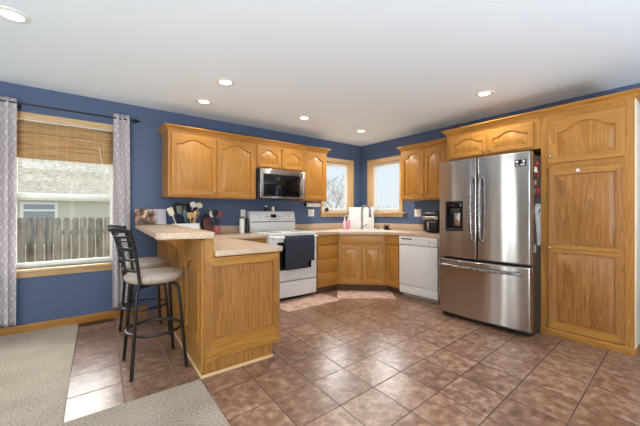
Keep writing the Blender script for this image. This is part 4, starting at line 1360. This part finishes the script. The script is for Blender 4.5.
# knife block and dark-handled tools in the pink crock
kb = thing('knife_block', 'reddish brown wooden knife block between utensil box and pink crock', 'knife block', (-2.945, -.12, CT))
bm = bmesh.new(); prism(bm, [(-.06, 0), (.06, 0), (.085, .17), (-.005, .215), (-.06, .05)], -.045, .045, M=AX['yz'], bev=.004); obj('block', bm, KNIFEWOOD, kb)
for k, (x, y) in enumerate(((-.025, .02), (.0, .02), (.025, .02), (-.012, .055), (.016, .055))):
    z0 = .20 - (y - .0) * .5
    bm = bmesh.new(); tube(bm, [(x, y, z0 - .01), (x, y - .012, z0 + .04), (x, y - .02, z0 + .075)], [.009, .010, .008], 8); obj('knife_handle', bm, BLACK, kb)
for (nm, lb, tip, kd, m) in (('spatula', 'black spatula rising from the pink crock', (-2.85, -.15, 1.225), 'spatula', BLACK), ('cooking_spoon', 'cream spoon at the left of the pink crock', (-2.885, -.12, 1.215), 'spoon', CREAM),
                             ('tongs', 'red handled tongs at the right of the pink crock', (-2.765, -.15, 1.205), 'tongs', RED), ('cooking_spoon', 'dark green spoon in the middle of the pink crock', (-2.81, -.11, 1.20), 'spoon', GREEN)):
    utensil(nm, lb, (-2.815 + (tip[0] + 2.815) * .25, -.135, CT + .014), tip, kd, m, BLACK, group='tools in the pink crock')


def bottle(name, label, cat, loc, prof, m, capm, cap, group=None):
    t = thing(name, label, cat, loc, 0, group)
    bm = bmesh.new(); lathe(bm, prof, seg=20); obj('bottle_body', bm, m, t)
    bm = bmesh.new(); lathe(bm, cap, seg=18); obj('cap', bm, capm, t)
    return t


bottle('spice_jar', 'white and green seasoning jar on the counter left of the stove', 'jar', (-2.455, -.12, CT), [(0, 0), (.036, 0), (.036, .19), (.030, .20)], WHITE_PL, GREEN, [(.033, .20), (.034, .232), (0, .235)])
bottle('spice_jar', 'black pepper grinder on the counter against the stove', 'jar', (-2.385, -.14, CT), [(0, 0), (.026, 0), (.024, .10), (.018, .14)], BLACK, BLACK, [(.022, .14), (.024, .175), (.012, .20), (0, .205)])
bottle('jar', 'black round jar on top of the stove back panel', 'jar', (-2.045, -.055, 1.211), [(0, 0), (.030, 0), (.032, .05), (.026, .06)], BLACK, WHITE_PL, [(.020, .06), (.020, .078), (0, .082)])
bottle('salt_shaker', 'small beige shaker on top of the stove back panel', 'shaker', (-1.93, -.055, 1.211), [(0, 0), (.024, 0), (.022, .055), (.018, .06)], CREAM, NICKEL, [(.020, .06), (.018, .078), (0, .085)])
bottle('soap_bottle', 'clear pink dish soap bottle left of the faucet', 'bottle', (-.62, -.215, CT), [(0, 0), (.030, 0), (.032, .08), (.026, .13), (.012, .155)], PINKSOAP, WHITE_PL, [(.013, .155), (.011, .18), (.006, .21), (0, .212)])
t = bottle('soap_dispenser', 'taller pink soap pump bottle with white top beside the sink', 'bottle', (-.53, -.205, CT), [(0, 0), (.034, 0), (.035, .12), (.030, .15), (.014, .165)], mat('rose_soap', srgb(224, 152, 172), .25), WHITE_PL, [(.015, .165), (.012, .19), (.005, .195), (.005, .225), (0, .226)])
bm = bmesh.new(); box(bm, -.045, .012, -.010, .010, .222, .236, .004); obj('pump', bm, WHITE_PL, t)

# white board standing in the corner behind the faucet
cb = thing('white_board', 'white rectangular board standing in the corner behind the faucet', 'cutting board', (-.215, -.215, CT), R(-45))
bm = bmesh.new(); box(bm, -.225, .225, -.009, .009, 0, .385, .006, 3, M=Matrix.Rotation(R(-6), 4, 'X')); obj('board', bm, WHITE_PL, cb)
# dark drain stopper / scrubber right of the sink
sb = thing('sponge_dish', 'black scrubber resting on a grey dish right of the sink', 'sponge holder', (-.20, -.78, CT))
bm = bmesh.new(); lathe(bm, [(0, 0), (.07, 0), (.085, .012), (.08, .012), (.06, .005), (0, .005)], seg=24); obj('dish', bm, mat('grey_rubber', srgb(110, 112, 118), .6), sb)
bm = bmesh.new()
for k in range(16):
    a = k * 2.4; rr = .06 * math.sqrt((k + 1) / 16)
    tube(bm, [(rr * .3 * math.cos(a), rr * .3 * math.sin(a), .006), (rr * math.cos(a), rr * math.sin(a), .06 + .03 * math.cos(k))], [.012, .005], 6)
obj('scrubber', bm, BLACK, sb)
bm = bmesh.new(); lathe(bm, [(0, 0), (.02, 0), (.022, .01), (.012, .02), (.010, .055), (.014, .06), (0, .065)], seg=16)
o = obj('drain_plug', bm, CHROME, loc=(-.235, -.62, CT)); tag(o, 'small metal sink stopper on the counter right of the faucet', 'sink stopper')

# air fryer
af = thing('air_fryer', 'black air fryer with silver band on the counter by the refrigerator', 'air fryer', (-.29, -1.735, CT), R(-90))
bm = bmesh.new(); box(bm, -.125, .125, -.13, .15, .008, .30, .05, 5); obj('body', bm, BLACK, af, 60)
bm = bmesh.new(); box(bm, -.122, .122, -.138, .0, .185, .232, .012, 3); obj('control_band', bm, NICKEL, af)
bm = bmesh.new(); box(bm, -.105, .105, -.145, -.10, .030, .165, .02, 4); bk = obj('basket', bm, BLACK, af)
bm = bmesh.new(); box(bm, -.012, .012, -.19, -.14, .05, .15, .008, 3); obj('handle', bm, NICKEL, bk)

# paper towel roll under the narrow cabinet
pt = thing('paper_towel_holder', 'white paper towel roll mounted under the narrow oak cabinet', 'paper towel', (-1.26, -.16, 1.315))
MX = Matrix.Rotation(R(90), 4, 'Y')
bm = bmesh.new(); lathe(bm, [(.018, -.135), (.034, -.135), (.034, .135), (.018, .135), (.018, -.135)], seg=28, M=MX); obj('roll', bm, WHITE_PL, pt)
for sx in (-1, 1):
    bm = bmesh.new(); lathe(bm, [(0, -.008), (.030, -.008), (.030, .008), (0, .008)], seg=18, M=Matrix.Translation((sx * .148, 0, 0)) @ MX); box(bm, sx * .148 - .008, sx * .148 + .008, -.012, .012, 0, .0535); obj('bracket', bm, BLACK, pt)

# sill items
ck = thing('sill_clock', 'small round wooden clock on the left sink window sill', 'clock', (-.845, .0, 1.2005))
bm = bmesh.new(); lathe(bm, [(0, -.015), (.036, -.015), (.040, -.008), (.040, .012), (.033, .014), (0, .014)], seg=28, M=Matrix.Translation((0, 0, .040)) @ Matrix.Rotation(R(90), 4, 'X')); obj('case', bm, mat('walnut_brown', srgb(120, 90, 60), .5), ck)
bm = bmesh.new(); lathe(bm, [(0, .014), (.024, .014), (.024, .016), (0, .016)], seg=24, M=Matrix.Translation((0, 0, .040)) @ Matrix.Rotation(R(90), 4, 'X')); obj('dial', bm, BLACK, ck)
bm = bmesh.new(); lathe(bm, [(0, 0), (.026, 0), (.030, .05), (.022, .075), (.024, .085), (.018, .085), (0, .06)], seg=20)
o = obj('sill_vase', bm, mat('pale_blue_ceramic', srgb(206, 214, 222), .3), loc=(-.93, .0, 1.2005)); tag(o, 'small pale vase at the left end of the sink window sill', 'vase')
bm = bmesh.new(); lathe(bm, [(0, 0), (.022, 0), (.024, .008), (.014, .02), (.020, .05), (.010, .075), (0, .08)], seg=18)
o = obj('sill_figurine', bm, mat('tan_ceramic', srgb(196, 164, 120), .4), loc=(-.315, -.005, 1.2005)); tag(o, 'small tan ornament at the right end of the left window sill', 'ornament')


# outlets and switches
def plate(name, label, cat, loc, rz, w, kind):
    t = thing(name, label, cat, loc, rz)
    bm = bmesh.new(); box(bm, -w / 2, w / 2, -.006, -.0005, -.058, .058, .003); obj('plate', bm, WHITE_PL, t)
    ng = max(1, round(w / .07)) if w > .09 else 1
    for k in range(ng):
        x = (k - (ng - 1) / 2) * .046
        bm = bmesh.new()
        if kind == 'outlet':
            for z in (-.02, .02): box(bm, x - .016, x + .016, -.0085, -.005, z - .014, z + .014, .002)
            obj('receptacle', bm, CREAM, t)
        else:
            box(bm, x - .016, x + .016, -.010, -.005, -.032, .032, .002); obj('switch_rocker', bm, CREAM, t)


plate('outlet', 'white wall outlet above the counter left of the stove', 'outlet', (-2.386, 0, 1.172), 0, .074, 'outlet')
plate('light_switch', 'white double switch plate under the paper towel roll', 'switch', (-1.18, 0, 1.185), 0, .118, 'switch')
plate('outlet', 'white double plate on the right wall beside the corner window', 'outlet', (0, -1.245, 1.185), R(-90), .118, 'outlet')
